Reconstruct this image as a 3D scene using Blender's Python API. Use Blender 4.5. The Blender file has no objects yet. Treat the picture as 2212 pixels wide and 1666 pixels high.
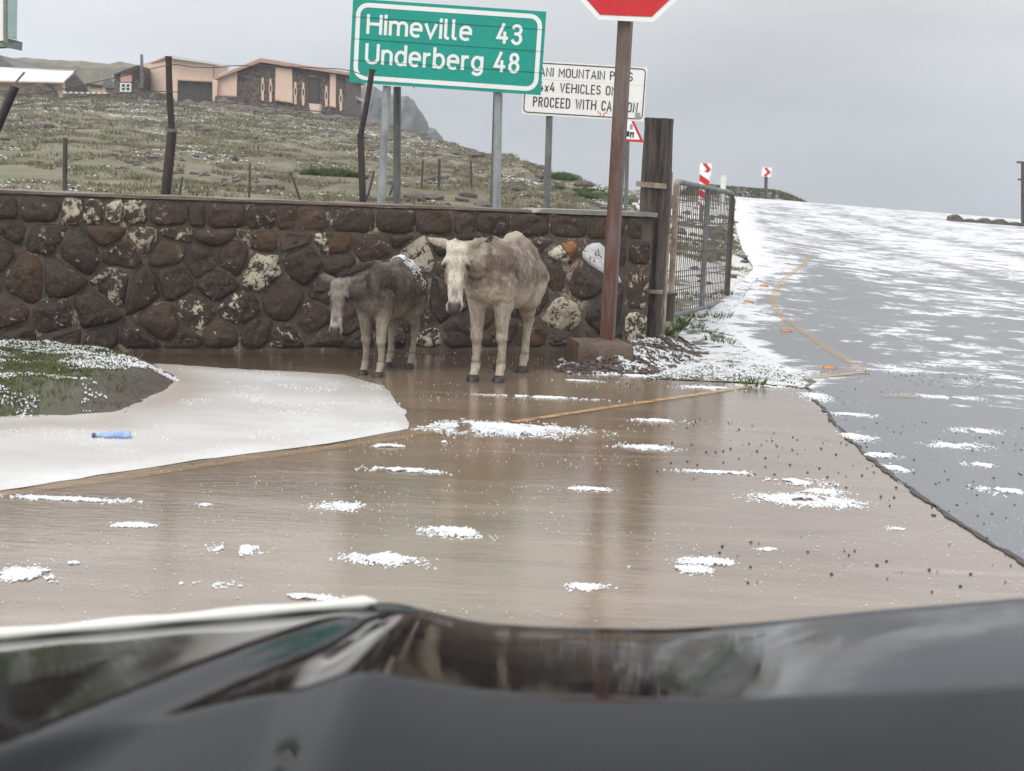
import bpy, bmesh, math, random
import numpy as np
from mathutils import Vector, Matrix
from mathutils.geometry import delaunay_2d_cdt
random.seed(7); rng = np.random.default_rng(7)
S = bpy.context.scene
COL = S.collection
# ---------------------------------------------------------------- camera
F = 2900.0; PITCH = math.atan(428/2900); ROLL = math.radians(2.5); EYE = np.array([0, 0, 1.5])
cd = bpy.data.cameras.new('camera'); cam = bpy.data.objects.new('camera', cd); COL.objects.link(cam)
cam.location = (0, 0, 1.5)
cam.rotation_euler = (Matrix.Rotation(math.pi/2-PITCH, 3, 'X') @ Matrix.Rotation(ROLL, 3, 'Z')).to_euler()
cd.sensor_width = 36; cd.lens = F/2212*36; cd.clip_start = 0.05; cd.clip_end = 6000
cd.dof.use_dof = True; cd.dof.focus_distance = 11.5; cd.dof.aperture_fstop = 5.0
S.camera = cam
# ---------------------------------------------------------------- light
S.view_settings.view_transform = 'Standard'; S.view_settings.look = 'None'
S.view_settings.exposure = 0; S.view_settings.gamma = 1; S.view_settings.use_curve_mapping = False
W = bpy.data.worlds.new('World'); S.world = W; W.use_nodes = True
SUN_EL, SUN_AZ = math.radians(42), math.radians(200)
def build_world():
    nt = W.node_tree; nt.nodes.clear(); N = nt.nodes.new; L = nt.links.new
    out = N('ShaderNodeOutputWorld'); bg = N('ShaderNodeBackground'); bg.inputs[1].default_value = 0.118
    sky = N('ShaderNodeTexSky'); sky.sky_type = 'NISHITA'; sky.sun_disc = False
    sky.sun_elevation = SUN_EL; sky.sun_rotation = SUN_AZ
    tc = N('ShaderNodeTexCoord'); sep = N('ShaderNodeSeparateXYZ'); L(tc.outputs['Generated'], sep.inputs[0])
    ramp = N('ShaderNodeValToRGB'); L(sep.outputs[2], ramp.inputs[0])
    e = ramp.color_ramp.elements
    e[0].position = 0; e[0].color = (4.05, 4.3, 4.68, 1)
    e[1].position = 1; e[1].color = (13.0, 13.2, 13.4, 1)
    for p, c in ((.06, (4.35, 4.52, 4.82)), (.14, (5.4, 5.5, 5.6)), (.3, (8.0, 8.1, 8.3))):
        q = e.new(p); q.color = (*c, 1)
    mp = N('ShaderNodeMapping'); mp.inputs['Scale'].default_value = (1.6, 1.6, 6.5); L(tc.outputs['Generated'], mp.inputs[0])
    nz = N('ShaderNodeTexNoise'); nz.inputs['Scale'].default_value = 1.7; nz.inputs['Detail'].default_value = 4; nz.inputs['Roughness'].default_value = .45
    L(mp.outputs[0], nz.inputs['Vector'])
    mr = N('ShaderNodeMapRange'); mr.inputs[1].default_value = .3; mr.inputs[2].default_value = .7; mr.inputs[3].default_value = .86; mr.inputs[4].default_value = 1.16
    L(nz.outputs[0], mr.inputs[0])
    # clouds thin out (brighter, warmer) towards the left of the view
    gx = N('ShaderNodeMapRange'); gx.inputs[1].default_value = -.42; gx.inputs[2].default_value = .25; gx.inputs[3].default_value = 1.50; gx.inputs[4].default_value = .97
    L(sep.outputs[0], gx.inputs[0])
    gr_ = N('ShaderNodeMapRange'); gr_.interpolation_type = 'SMOOTHSTEP'; gr_.inputs[1].default_value = .12; gr_.inputs[2].default_value = .36; gr_.inputs[3].default_value = 0; gr_.inputs[4].default_value = .26
    L(sep.outputs[0], gr_.inputs[0]); ad = N('ShaderNodeMath'); ad.operation = 'ADD'; L(gx.outputs[0], ad.inputs[0]); L(gr_.outputs[0], ad.inputs[1])
    m1 = N('ShaderNodeMath'); m1.operation = 'MULTIPLY'; L(mr.outputs[0], m1.inputs[0]); L(ad.outputs[0], m1.inputs[1])
    sc = N('ShaderNodeVectorMath'); sc.operation = 'SCALE'; L(ramp.outputs[0], sc.inputs[0]); L(m1.outputs[0], sc.inputs['Scale'])
    mx = N('ShaderNodeMix'); mx.data_type = 'RGBA'; mx.inputs[0].default_value = .95
    L(sky.outputs[0], mx.inputs[6]); L(sc.outputs[0], mx.inputs[7]); L(mx.outputs[2], bg.inputs[0]); L(bg.outputs[0], out.inputs[0])
build_world()
sd = bpy.data.lights.new('sun', 'SUN'); sd.energy = 1.35; sd.angle = math.radians(35); sd.color = (1, .96, .9)
sun = bpy.data.objects.new('sun', sd); COL.objects.link(sun)
sun.rotation_euler = (math.pi/2-SUN_EL, 0, math.radians(-20))

# ---------------------------------------------------------------- maths helpers
def dirv(px, py):
    l = ((px-1106)/F, -(py-833)/F, -1.0)
    c, s = math.cos(ROLL), math.sin(ROLL); l = (c*l[0]-s*l[1], s*l[0]+c*l[1], l[2])
    a = math.pi/2-PITCH; c, s = math.cos(a), math.sin(a)
    return np.array([l[0], c*l[1]-s*l[2], s*l[1]+c*l[2]])
def P(px, py, Y): d = dirv(px, py); return EYE+d*(Y/d[1])          # survey point at distance Y
def hsh(i, j, k, seed=0):
    h = (i.astype(np.int64)*374761393+j.astype(np.int64)*668265263+k.astype(np.int64)*2147483647+seed*974711) & 0xffffffff
    h = ((h ^ (h >> 13))*1274126177) & 0xffffffff
    h = ((h ^ (h >> 16))*2246822519) & 0xffffffff
    return ((h ^ (h >> 13)) & 0xffffff)/float(0xffffff)
def vn(x, y, z=0, seed=0):
    x, y, z = np.broadcast_arrays(np.asarray(x, float), np.asarray(y, float), np.asarray(z, float))
    i, j, k = np.floor(x), np.floor(y), np.floor(z); u, v, w = x-i, y-j, z-k
    u, v, w = u*u*(3-2*u), v*v*(3-2*v), w*w*(3-2*w); r = 0
    for a in (0, 1):
        for b in (0, 1):
            for c in (0, 1):
                r = r+hsh(i+a, j+b, k+c, seed)*(u if a else 1-u)*(v if b else 1-v)*(w if c else 1-w)
    return r
def fbm(x, y, z=0, o=4, seed=0):
    r = 0; a = .5; t = 0
    for q in range(o):
        r = r+a*vn(np.asarray(x)*2**q, np.asarray(y)*2**q, np.asarray(z)*2**q, seed+q); t += a; a *= .5
    return r/t
def sst(x, a, b):
    t = np.clip((np.asarray(x, float)-a)/(b-a), 0, 1); return t*t*(3-2*t)
def inpoly(x, y, poly):
    x, y = np.asarray(x), np.asarray(y); r = np.zeros(np.broadcast(x, y).shape, bool); n = len(poly)
    for i in range(n):
        x0, y0 = poly[i]; x1, y1 = poly[(i+1) % n]
        if y0 == y1: continue
        c = ((y0 > y) != (y1 > y)) & (x < (x1-x0)*(y-y0)/(y1-y0)+x0); r ^= c
    return r
def distpoly(x, y, poly, closed=True):
    d = np.full(np.broadcast(np.asarray(x), np.asarray(y)).shape, 1e9); n = len(poly)
    for i in range(n if closed else n-1):
        ax, ay = poly[i]; bx, by = poly[(i+1) % n]; dx, dy = bx-ax, by-ay
        t = np.clip(((x-ax)*dx+(y-ay)*dy)/(dx*dx+dy*dy+1e-9), 0, 1)
        d = np.minimum(d, np.hypot(x-ax-t*dx, y-ay-t*dy))
    return d
# ---------------------------------------------------------------- terrain shape
HX = [-90, -35, -25.5, -20, -11, -6.5, -3.5, -.3, 4.3, 7]
HH = [5.2, 6.0, 6.2, 6.35, 5.5, 4.3, 3.5, 2.55, 1.12, .8]
HR = [92, 92, 92, 92, 92, 80, 70, 60, 45, 40]
def zroad(x, y):
    cz = np.clip(1.47-.036*(x-10), .6, 1.6)
    t = np.clip((y-13)/42, 0, 1.0)
    z = cz*(t**1.12)
    over = np.clip(y-55, 0, None)
    return z-over*.10-np.clip(over-8, 0, None)*.25
def zbase(x, y):
    x = np.asarray(x, float); y = np.asarray(y, float)
    zr = zroad(x, y)
    zr = zr+2.0*np.exp(-((y-63)/2.6)**2)*sst(x, 6.5, 8.5)*(1-sst(x, 11.5, 15.2))*.62
    H = np.interp(x, HX, HH); R = np.interp(x, HX, HR)
    t = (y-13)/(R-13)
    zh = .45+(H-.45)*np.clip(t, -.1, 1)**1.0*np.where(t > 0, 1, .2)
    far = np.clip(y-R, 0, None); wl = sst(x, -13, -9)
    zh = zh-far*(.02*(1-wl)*-1+.30*wl)
    m = (1-sst(x, 4.0, 8.5))*sst(y, 12.6, 15+np.clip(x+1, 0, 5)*3)
    zh = np.where(t > 0, zh, .2)
    k = .25; hmx = np.maximum(zr, zh)+np.log1p(np.exp(-np.abs(zr-zh)/k))*k*.3
    z = zr*(1-m)+hmx*m
    return np.maximum(z, -70)
def GT(px, py):                                                     # where a sight line meets the ground
    d = dirv(px, py); ts = np.concatenate([np.arange(3, 20, .02), np.arange(20, 120, .1)])/d[1]
    pts = EYE+ts[:, None]*d; b = pts[:, 2]-zbase(pts[:, 0], pts[:, 1]) < 0
    i = np.argmax(b) if b.any() else len(ts)-1
    return pts[i]
def g2(px, py): q = GT(px, py); return (q[0], q[1])

# ---------------------------------------------------------------- object helpers
def tag(o, label=None, cat=None, group=None, kind=None):
    if label: o['label'] = label
    if cat: o['category'] = cat
    if group: o['group'] = group
    if kind: o['kind'] = kind
    return o
def empty(name, loc=(0, 0, 0), label=None, cat=None, group=None, rz=0):
    o = bpy.data.objects.new(name, None); COL.objects.link(o); o.location = tuple(loc); o.rotation_euler = (0, 0, rz)
    o.empty_display_size = .2
    return tag(o, label, cat, group)
def link(name, me, mat=None, parent=None, smooth=False):
    o = bpy.data.objects.new(name, me); COL.objects.link(o)
    if mat is not None: me.materials.append(mat)
    if parent is not None: o.parent = parent
    if smooth: me.polygons.foreach_set('use_smooth', [True]*len(me.polygons))
    return o
def mesh(name, v, f, mat=None, parent=None, smooth=False, world=True):
    me = bpy.data.meshes.new(name)
    v = [tuple(map(float, q)) for q in v]
    if parent is not None and world:
        c = Vector(parent.location)
        mt = (Matrix.Translation(c) @ parent.rotation_euler.to_matrix().to_4x4()).inverted()
        if parent.parent is not None:
            mt = (Matrix.Translation(Vector(parent.parent.location)) @ parent.parent.rotation_euler.to_matrix().to_4x4() @ Matrix.Translation(c) @ parent.rotation_euler.to_matrix().to_4x4()).inverted()
        v = [tuple(mt @ Vector(q)) for q in v]
    me.from_pydata(v, [], f); me.update()
    return link(name, me, mat, parent, smooth)
def npmesh(name, V, T, mat=None, smooth=False, attrs=None):
    V = np.asarray(V, np.float32); T = np.asarray(T, np.int32); n = T.shape[1]
    me = bpy.data.meshes.new(name); me.vertices.add(len(V)); me.vertices.foreach_set('co', V.ravel())
    me.loops.add(T.size); me.loops.foreach_set('vertex_index', T.ravel())
    me.polygons.add(len(T)); me.polygons.foreach_set('loop_start', np.arange(0, T.size, n, dtype=np.int32))
    me.polygons.foreach_set('loop_total', np.full(len(T), n, np.int32))
    me.polygons.foreach_set('use_smooth', np.full(len(T), smooth))
    me.update(calc_edges=True)
    for k, a in (attrs or {}).items():
        a = np.asarray(a, np.float32)
        if a.ndim == 1: me.attributes.new(k, 'FLOAT', 'POINT').data.foreach_set('value', a)
        else: me.attributes.new(k, 'FLOAT_COLOR', 'POINT').data.foreach_set('color', np.c_[a, np.ones(len(a))].astype(np.float32).ravel())
    o = bpy.data.objects.new(name, me); COL.objects.link(o)
    if mat: me.materials.append(mat)
    return o
class MB:
    def __init__(s): s.v = []; s.f = []
    def add(s, v, f):
        n = len(s.v); s.v += [tuple(q) for q in v]; s.f += [tuple(i+n for i in q) for q in f]; return s
    def box(s, c, d, rot=None):
        c = np.array(c, float); d = np.array(d, float)/2
        v = [np.array([x*d[0], y*d[1], z*d[2]]) for x in (-1, 1) for y in (-1, 1) for z in (-1, 1)]
        if rot is not None: v = [np.array(rot @ Vector(q)) for q in v]
        return s.add([c+q for q in v], [(0, 1, 3, 2), (4, 6, 7, 5), (0, 4, 5, 1), (2, 3, 7, 6), (0, 2, 6, 4), (1, 5, 7, 3)])
    def prism(s, front, off):                                      # polygon swept along off
        n = len(front); off = np.array(off, float)
        v = [np.array(q, float) for q in front]+[np.array(q, float)+off for q in front]
        return s.add(v, [tuple(range(n)), tuple(range(2*n-1, n-1, -1))]+[(i, i+n, (i+1) % n+n, (i+1) % n) for i in range(n)])
    def tube(s, pts, r, n=10, cap=True):
        pts = [np.array(q, float) for q in pts]; rr = r if isinstance(r, (list, tuple)) else [r]*len(pts)
        t0 = pts[1]-pts[0]; t0 /= np.linalg.norm(t0)
        up = np.array([0, 0, 1.]) if abs(t0[2]) < .9 else np.array([0, 1., 0]); v = []; f = []
        for i, q in enumerate(pts):
            a = pts[max(i-1, 0)]; b = pts[min(i+1, len(pts)-1)]; t = b-a; t = t/np.linalg.norm(t)
            x = np.cross(up, t); x /= np.linalg.norm(x); y = np.cross(t, x); up = y if i else up
            up = y
            for k in range(n):
                g = 2*math.pi*k/n; v.append(q+rr[i]*(x*math.cos(g)+y*math.sin(g)))
            # keep frame
        for i in range(len(pts)-1):
            for k in range(n): f.append((i*n+k, i*n+(k+1) % n, (i+1)*n+(k+1) % n, (i+1)*n+k))
        if cap: f.append(tuple(range(n-1, -1, -1))); f.append(tuple((len(pts)-1)*n+k for k in range(n)))
        return s.add(v, f)
    def out(s, name, mat=None, parent=None, smooth=False): return mesh(name, s.v, s.f, mat, parent, smooth)
def cp(o, parent=None):
    c = o.copy(); COL.objects.link(c); c.parent = parent
    for ch in list(o.children): cp(ch, c)
    return c
def autosmooth(o, ang=40):
    me = o.data; me.polygons.foreach_set('use_smooth', [True]*len(me.polygons))
    me.set_sharp_from_angle(angle=math.radians(ang)); return o

# ---------------------------------------------------------------- materials
def nodes(name):
    m = bpy.data.materials.new(name); m.use_nodes = True; nt = m.node_tree
    return m, nt, nt.nodes['Principled BSDF']
class NB:
    def __init__(s, nt): s.nt = nt; s.tc = None
    def n(s, t, **k):
        q = s.nt.nodes.new(t)
        for a, b in k.items(): setattr(q, a, b)
        return q
    def l(s, a, b): s.nt.links.new(a, b)
    def coord(s, kind='Object', scale=(1, 1, 1)):
        q = s.n('ShaderNodeTexCoord'); m = s.n('ShaderNodeMapping'); m.inputs['Scale'].default_value = scale
        s.l(q.outputs[kind], m.inputs[0]); return m.outputs[0]
    def geo(s, scale=(1, 1, 1)):
        q = s.n('ShaderNodeNewGeometry'); m = s.n('ShaderNodeMapping'); m.inputs['Scale'].default_value = scale
        s.l(q.outputs['Position'], m.inputs[0]); return m.outputs[0]
    def noise(s, vec, scale, det=4, rough=.55, dist=0):
        q = s.n('ShaderNodeTexNoise'); q.inputs['Scale'].default_value = scale; q.inputs['Detail'].default_value = det
        q.inputs['Roughness'].default_value = rough; q.inputs['Distortion'].default_value = dist; s.l(vec, q.inputs['Vector']); return q.outputs[0]
    def vor(s, vec, scale, feat='F1', out=0, rnd=1):
        q = s.n('ShaderNodeTexVoronoi', feature=feat); q.inputs['Scale'].default_value = scale; q.inputs['Randomness'].default_value = rnd; s.l(vec, q.inputs['Vector']); return q.outputs[out]
    def mr(s, v, a, b, c=0, d=1, smooth=False):
        q = s.n('ShaderNodeMapRange')
        if smooth: q.interpolation_type = 'SMOOTHSTEP'
        for i, t in enumerate((a, b, c, d)):
            if isinstance(t, (int, float)): q.inputs[i+1].default_value = t
            else: s.l(t, q.inputs[i+1])
        s.l(v, q.inputs[0]); return q.outputs[0]
    def math(s, op, a, b=0):
        q = s.n('ShaderNodeMath', operation=op)
        for i, t in enumerate((a, b)):
            if isinstance(t, (int, float)): q.inputs[i].default_value = t
            else: s.l(t, q.inputs[i])
        return q.outputs[0]
    def mix(s, f, a, b):
        q = s.n('ShaderNodeMix', data_type='RGBA')
        for i, t in ((0, f), (6, a), (7, b)):
            if isinstance(t, (int, float)): q.inputs[i].default_value = t
            elif isinstance(t, tuple): q.inputs[i].default_value = (*t, 1) if len(t) == 3 else t
            else: s.l(t, q.inputs[i])
        return q.outputs[2]
    def bump(s, h, st=.5, d=.01, nrm=None):
        q = s.n('ShaderNodeBump'); q.inputs['Strength'].default_value = st; q.inputs['Distance'].default_value = d; s.l(h, q.inputs['Height'])
        if nrm is not None: s.l(nrm, q.inputs['Normal'])
        return q.outputs[0]
    def attr(s, name, out='Fac'):
        q = s.n('ShaderNodeAttribute'); q.attribute_name = name; return q.outputs[out]
def simple(name, c1, c2, scale=6, rough=.6, bump=.3, bd=.004, metal=0, rr=.12, stretch=(1, 1, 1), det=5, spec=.5, coat=0):
    m, nt, b = nodes(name); q = NB(nt); v = q.geo(stretch) if False else q.coord('Object', stretch)
    a = q.noise(v, scale, det, .6); a2 = q.noise(v, scale*5.3, 3, .6)
    f = q.math('ADD', q.math('MULTIPLY', a, .7), q.math('MULTIPLY', a2, .3))
    f = q.mr(f, .35, .65)
    q.l(q.mix(f, c1, c2), b.inputs['Base Color'])
    q.l(q.mr(a2, .3, .7, rough-rr, rough+rr), b.inputs['Roughness'])
    b.inputs['Metallic'].default_value = metal; b.inputs['Specular IOR Level'].default_value = spec; b.inputs['Coat Weight'].default_value = coat
    if bump: q.l(q.bump(f, bump, bd), b.inputs['Normal'])
    return m
M = {}
M['mortar'] = simple('wet_mortar', (.105, .083, .066), (.050, .039, .031), 5, .75, .8, .012)
M['cap'] = simple('cap_cement', (.30, .28, .255), (.15, .135, .12), 4, .6, .6, .008)
M['concrete'] = simple('brown_concrete', (.15, .105, .075), (.075, .05, .036), 6, .5, .7, .008)
M['wood'] = simple('weathered_wood', (.13, .10, .08), (.012, .010, .009), 6, .65, .9, .012, stretch=(4, 4, .35))
M['darkpost'] = simple('dark_tarred_pole', (.05, .034, .028), (.014, .010, .009), 5, .55, .6, .008, stretch=(2, 2, .5))
M['stick'] = simple('grey_stick', (.09, .075, .06), (.03, .025, .02), 8, .7, .6, .004)
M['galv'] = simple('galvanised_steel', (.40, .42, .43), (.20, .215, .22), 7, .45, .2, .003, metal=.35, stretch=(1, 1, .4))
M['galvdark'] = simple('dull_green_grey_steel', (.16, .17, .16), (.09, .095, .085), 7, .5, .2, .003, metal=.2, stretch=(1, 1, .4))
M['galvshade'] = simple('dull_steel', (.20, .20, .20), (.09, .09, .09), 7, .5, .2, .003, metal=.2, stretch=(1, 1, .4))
M['palerust'] = simple('pale_paint_over_rust', (.42, .37, .30), (.17, .085, .045), 9, .6, .5, .003, stretch=(1, 1, .5))
M['darksteel'] = simple('dark_gate_steel', (.11, .085, .07), (.035, .025, .022), 9, .5, .4, .003, stretch=(1, 1, .5))
M['wire'] = simple('gate_wire', (.14, .12, .10), (.06, .05, .045), 9, .5, 0)
M['green'] = simple('sign_green', (.0, .32, .25), (.0, .285, .22), 3, .35, .05, .002)
M['white'] = simple('sign_white', (.86, .87, .86), (.78, .79, .78), 3, .35, .05, .002)
M['white2'] = simple('sign_cream_white', (.84, .835, .80), (.76, .75, .71), 3, .4, .05, .002)
M['black'] = simple('sign_black', (.012, .013, .018), (.02, .022, .03), 3, .4, 0)
M['red'] = simple('sign_red', (.60, .016, .022), (.48, .014, .02), 4, .35, .05, .002)
M['greyprint'] = simple('grey_sticker', (.35, .35, .34), (.25, .25, .25), 60, .5, 0)
M['peach'] = simple('peach_plaster', (.72, .55, .43), (.63, .47, .365), .6, .8, .1, .01)
M['terra'] = simple('terracotta_trim', (.50, .30, .23), (.38, .22, .165), 2, .7, .1, .01)
M['roofw'] = simple('pale_metal_roof', (.62, .65, .66), (.50, .53, .545), .8, .45, .2, .01)
M['slate'] = simple('dark_shingle', (.055, .048, .042), (.03, .026, .023), 2, .7, .4, .02)
M['garage'] = simple('dark_wet_timber', (.06, .055, .05), (.028, .026, .025), 1.2, .6, .3, .01, stretch=(4, 1, .5))
M['glass'] = simple('dark_pane', (.02, .022, .024), (.03, .032, .034), 2, .1, 0)
M['tyre'] = simple('hoof_horn', (.035, .028, .022), (.018, .014, .012), 20, .5, .3, .003)
M['hoofcream'] = M['tyre']
M['hair'] = simple('dark_hair', (.06, .045, .035), (.03, .022, .017), 60, .75, .5, .003)
M['eye'] = simple('wet_eye', (.008, .006, .005), (.012, .009, .007), 20, .08, 0)
M['orange'] = simple('orange_reflector', (.62, .25, .08), (.42, .16, .05), 30, .35, .2, .002)
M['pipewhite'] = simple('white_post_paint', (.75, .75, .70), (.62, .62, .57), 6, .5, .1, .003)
M['mint'] = simple('mint_glass', (.42, .56, .52), (.36, .50, .47), 2, .2, 0)
M['greenmetal'] = simple('grey_green_metal', (.20, .25, .21), (.12, .155, .13), 5, .5, .2, .003)

def mortar_mat():
    m, nt, b = nodes('smeared_mortar'); q = NB(nt); v = q.geo(); n = q.noise(v, 5, 5, .6); n2 = q.noise(v, 26, 4, .7); n3 = q.noise(v, 2.3, 5, .75, .8)
    c = q.mix(q.mr(n, .35, .65), (.050, .039, .031), (.105, .083, .066)); c = q.mix(q.math('MULTIPLY', q.mr(n3, .55, .60), q.mr(n2, .4, .6)), c, (.33, .265, .19))
    q.l(c, b.inputs['Base Color']); b.inputs['Roughness'].default_value = .8; q.l(q.bump(q.math('ADD', n, n2), .8, .015), b.inputs['Normal']); return m
M['mortar'] = mortar_mat()
def stone_mat():
    m, nt, b = nodes('wall_stone'); q = NB(nt); v = q.coord('Object'); oi = q.n('ShaderNodeObjectInfo')
    off = q.n('ShaderNodeVectorMath', operation='ADD'); q.l(v, off.inputs[0])
    sc = q.n('ShaderNodeVectorMath', operation='SCALE'); q.l(oi.outputs['Location'], sc.inputs[0]); sc.inputs['Scale'].default_value = 7.3
    q.l(sc.outputs[0], off.inputs[1]); v = off.outputs[0]
    r = q.n('ShaderNodeValToRGB'); q.l(oi.outputs['Random'], r.inputs[0]); r.color_ramp.interpolation = 'CONSTANT'
    cols = [(.050, .033, .022), (.026, .020, .016), (.075, .042, .026), (.034, .028, .024), (.062, .044, .030), (.022, .018, .015), (.095, .060, .038), (.045, .035, .026)]
    r.color_ramp.elements[0].color = (*cols[0], 1); r.color_ramp.elements[1].position = 1/8; r.color_ramp.elements[1].color = (*cols[1], 1)
    for i in range(2, 8): e = r.color_ramp.elements.new(i/8); e.color = (*cols[i], 1)
    n1 = q.noise(v, 7, 6, .65); n2 = q.noise(v, 28, 4, .7); n3 = q.vor(v, 24)
    base = q.mix(q.mr(n1, .35, .68), r.outputs[0], (.045, .034, .028))
    base = q.mix(q.mr(n2, .45, .75, 0, .6), base, (.16, .105, .075))
    # lichen: amount per stone comes from the custom colour attribute (0..1)
    la = q.attr('lichen'); nl = q.math('ADD', q.math('MULTIPLY', q.noise(v, 11, 5, .8, .6), .75), q.math('MULTIPLY', n2, .25))
    lm = q.mr(q.math('ADD', nl, q.math('MULTIPLY', la, .26)), .605, .65)
    lc = q.mix(q.noise(v, 40, 3), (.50, .44, .30), (.58, .54, .46))
    lc = q.mix(q.attr('white'), lc, (.72, .72, .72))
    base = q.mix(q.attr('rust'), base, q.mix(q.mr(n1, .42, .58), (.14, .035, .012), (.42, .20, .07)))
    st = q.noise(q.geo((.8, .8, 1)), 1.7, 4, .6); base = q.mix(q.mr(st, .42, .62, 0, .55), base, (.052, .037, .027)); lm = q.math('MULTIPLY', lm, q.mr(st, .42, .66, 1, .55))
    q.l(q.mix(lm, base, lc), b.inputs['Base Color'])
    q.l(q.mr(n2, .3, .7, .5, .8), b.inputs['Roughness'])
    b.inputs['Specular IOR Level'].default_value = .3
    h = q.math('ADD', q.math('MULTIPLY', n1, .7), q.math('MULTIPLY', n2, .3))
    q.l(q.bump(h, .9, .03), b.inputs['Normal']); return m
M['stone'] = stone_mat()
def farstone_mat():
    m, nt, b = nodes('dark_rubble_stone'); q = NB(nt); v = q.geo()
    c = q.vor(v, 3.6, out=1); n = q.noise(v, 5, 4); e = q.vor(v, 3.6, 'DISTANCE_TO_EDGE')
    s = q.n('ShaderNodeSeparateColor'); q.l(c, s.inputs[0])
    base = q.mix(s.outputs[0], (.055, .04, .035), (.15, .11, .085)); base = q.mix(q.mr(n, .45, .75), base, (.22, .18, .14))
    q.l(q.mix(q.mr(e, 0, .06), (.03, .025, .022), base), b.inputs['Base Color']); b.inputs['Roughness'].default_value = .7
    q.l(q.bump(q.mr(e, 0, .15), .7, .08), b.inputs['Normal']); return m
M['farstone'] = farstone_mat()

def hill_mat():
    m, nt, b = nodes('alpine_turf'); q = NB(nt); v = q.geo(); vs = q.geo((.45, 1, 1))
    n0 = q.noise(v, .09, 4, .6); n1 = q.noise(vs, .5, 5, .65); n2 = q.noise(v, 2.6, 5, .7); n3 = q.noise(v, 14, 4, .7)
    c = q.mix(q.mr(n1, .36, .62), (.135, .13, .08), (.27, .25, .175))
    c = q.mix(q.mr(n2, .42, .68), c, (.19, .17, .115)); c = q.mix(q.mr(n3, .5, .75, 0, .8), c, (.085, .078, .05))
    c = q.mix(q.mr(n0, .52, .62, 0, .75), c, (.17, .165, .11))
    n4 = q.noise(q.geo((.8, 1, 1)), 1.1, 5, .75)
    soil = q.math('MULTIPLY', q.mr(n4, .46, .57), q.attr('stony')); c = q.mix(soil, c, (.085, .057, .042))
    n5 = q.noise(q.geo((.35, 1, 1)), 2.2, 5, .7); wh = q.mr(q.math('ADD', n5, q.attr('hail')), .70, .76)
    c = q.mix(q.math('MULTIPLY', wh, q.mr(n3, .3, .55, .55, 1)), c, (.62, .62, .60))
    q.l(c, b.inputs['Base Color']); b.inputs['Roughness'].default_value = .85; b.inputs['Specular IOR Level'].default_value = .25
    h = q.math('ADD', q.math('MULTIPLY', n2, .6), q.math('MULTIPLY', n3, .4)); q.l(q.bump(h, 1, .12), b.inputs['Normal']); return m
M['hill'] = hill_mat()
def road_mat():
    m, nt, b = nodes('wet_asphalt_with_hail'); q = NB(nt); v = q.geo()
    n1 = q.noise(v, .8, 5, .6); n2 = q.noise(v, 60, 3, .6); g = q.vor(v, 130)
    base = q.mix(n1, (.080, .083, .087), (.14, .142, .145)); base = q.mix(q.mr(n2, .4, .7, 0, .5), base, (.17, .17, .17))
    sp = q.mr(q.vor(v, 5.5), .06, .03); base = q.mix(q.math('MULTIPLY', sp, .7), base, (.02, .02, .02))
    n3 = q.noise(q.geo((.75, 1.0, 1)), 2.6, 6, .68, .3); n4 = q.noise(q.geo((.5, .5, 1)), 1.1, 3, .5)
    dens = q.attr('hail'); s = q.math('ADD', q.math('ADD', q.math('MULTIPLY', n3, .75), q.math('MULTIPLY', n4, .25)), dens)
    s = q.math('ADD', s, q.math('MULTIPLY', q.math('SUBTRACT', q.noise(v, 30, 3, .7), .5), .14)); s = q.math('ADD', s, q.math('MULTIPLY', q.math('SUBTRACT', q.noise(v, 8, 4, .7), .5), .20))
    hm = q.mr(s, .565, .635); grain = q.noise(v, 55, 2, .5)
    hm = q.math('MULTIPLY', hm, q.mr(q.math('ADD', grain, q.mr(s, .575, .75, 0, .35)), .42, .52, .25, 1))
    q.l(q.mix(hm, base, q.mix(grain, (.68, .69, .70), (.50, .51, .53))), b.inputs['Base Color'])
    q.l(q.mr(hm, 0, 1, .28, .6), b.inputs['Roughness'])
    h = q.math('ADD', q.math('MULTIPLY', hm, .8), q.math('MULTIPLY', g, .10)); h = q.math('ADD', h, q.math('MULTIPLY', q.math('MULTIPLY', grain, hm), .6))
    q.l(q.bump(h, .6, .012), b.inputs['Normal']); return m
M['road'] = road_mat()
def water_mat():
    m, nt, b = nodes('muddy_water'); q = NB(nt); v = q.geo()
    n0 = q.noise(q.geo((.5, 1.2, 1)), .9, 5, .6, .4); n1 = q.noise(q.geo((1, 3.0, 1)), 9, 4, .6); n2 = q.noise(v, 90, 2, .6)
    fl = q.noise(q.geo((.35, 2.6, 1)), 2.0, 6, .7, .8); c = q.mix(q.mr(n0, .38, .62), (.225, .17, .122), (.16, .118, .083)); c = q.mix(q.mr(fl, .52, .68, 0, .55), c, (.30, .24, .18)); c = q.mix(q.mr(fl, .44, .34, 0, .5), c, (.115, .082, .058)); c = q.mix(q.mr(n2, .45, .75, 0, .3), c, (.25, .19, .14))
    c = q.mix(q.attr('soil'), c, q.mix(n0, (.05, .034, .025), (.085, .056, .040)))
    q.l(c, b.inputs['Base Color']); b.inputs['IOR'].default_value = 1.75
    q.l(q.mr(q.noise(q.geo((.4, 1.5, 1)), 2.2, 3), .35, .7, .02, .09), b.inputs['Roughness'])
    h = q.math('ADD', q.math('MULTIPLY', n1, .75), q.math('MULTIPLY', q.noise(q.geo((1, 2.2, 1)), 34, 3), .25))
    q.l(q.bump(h, .15, .012, q.bump(n2, .15, .003)), b.inputs['Normal']); return m
M['water'] = water_mat()
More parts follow.
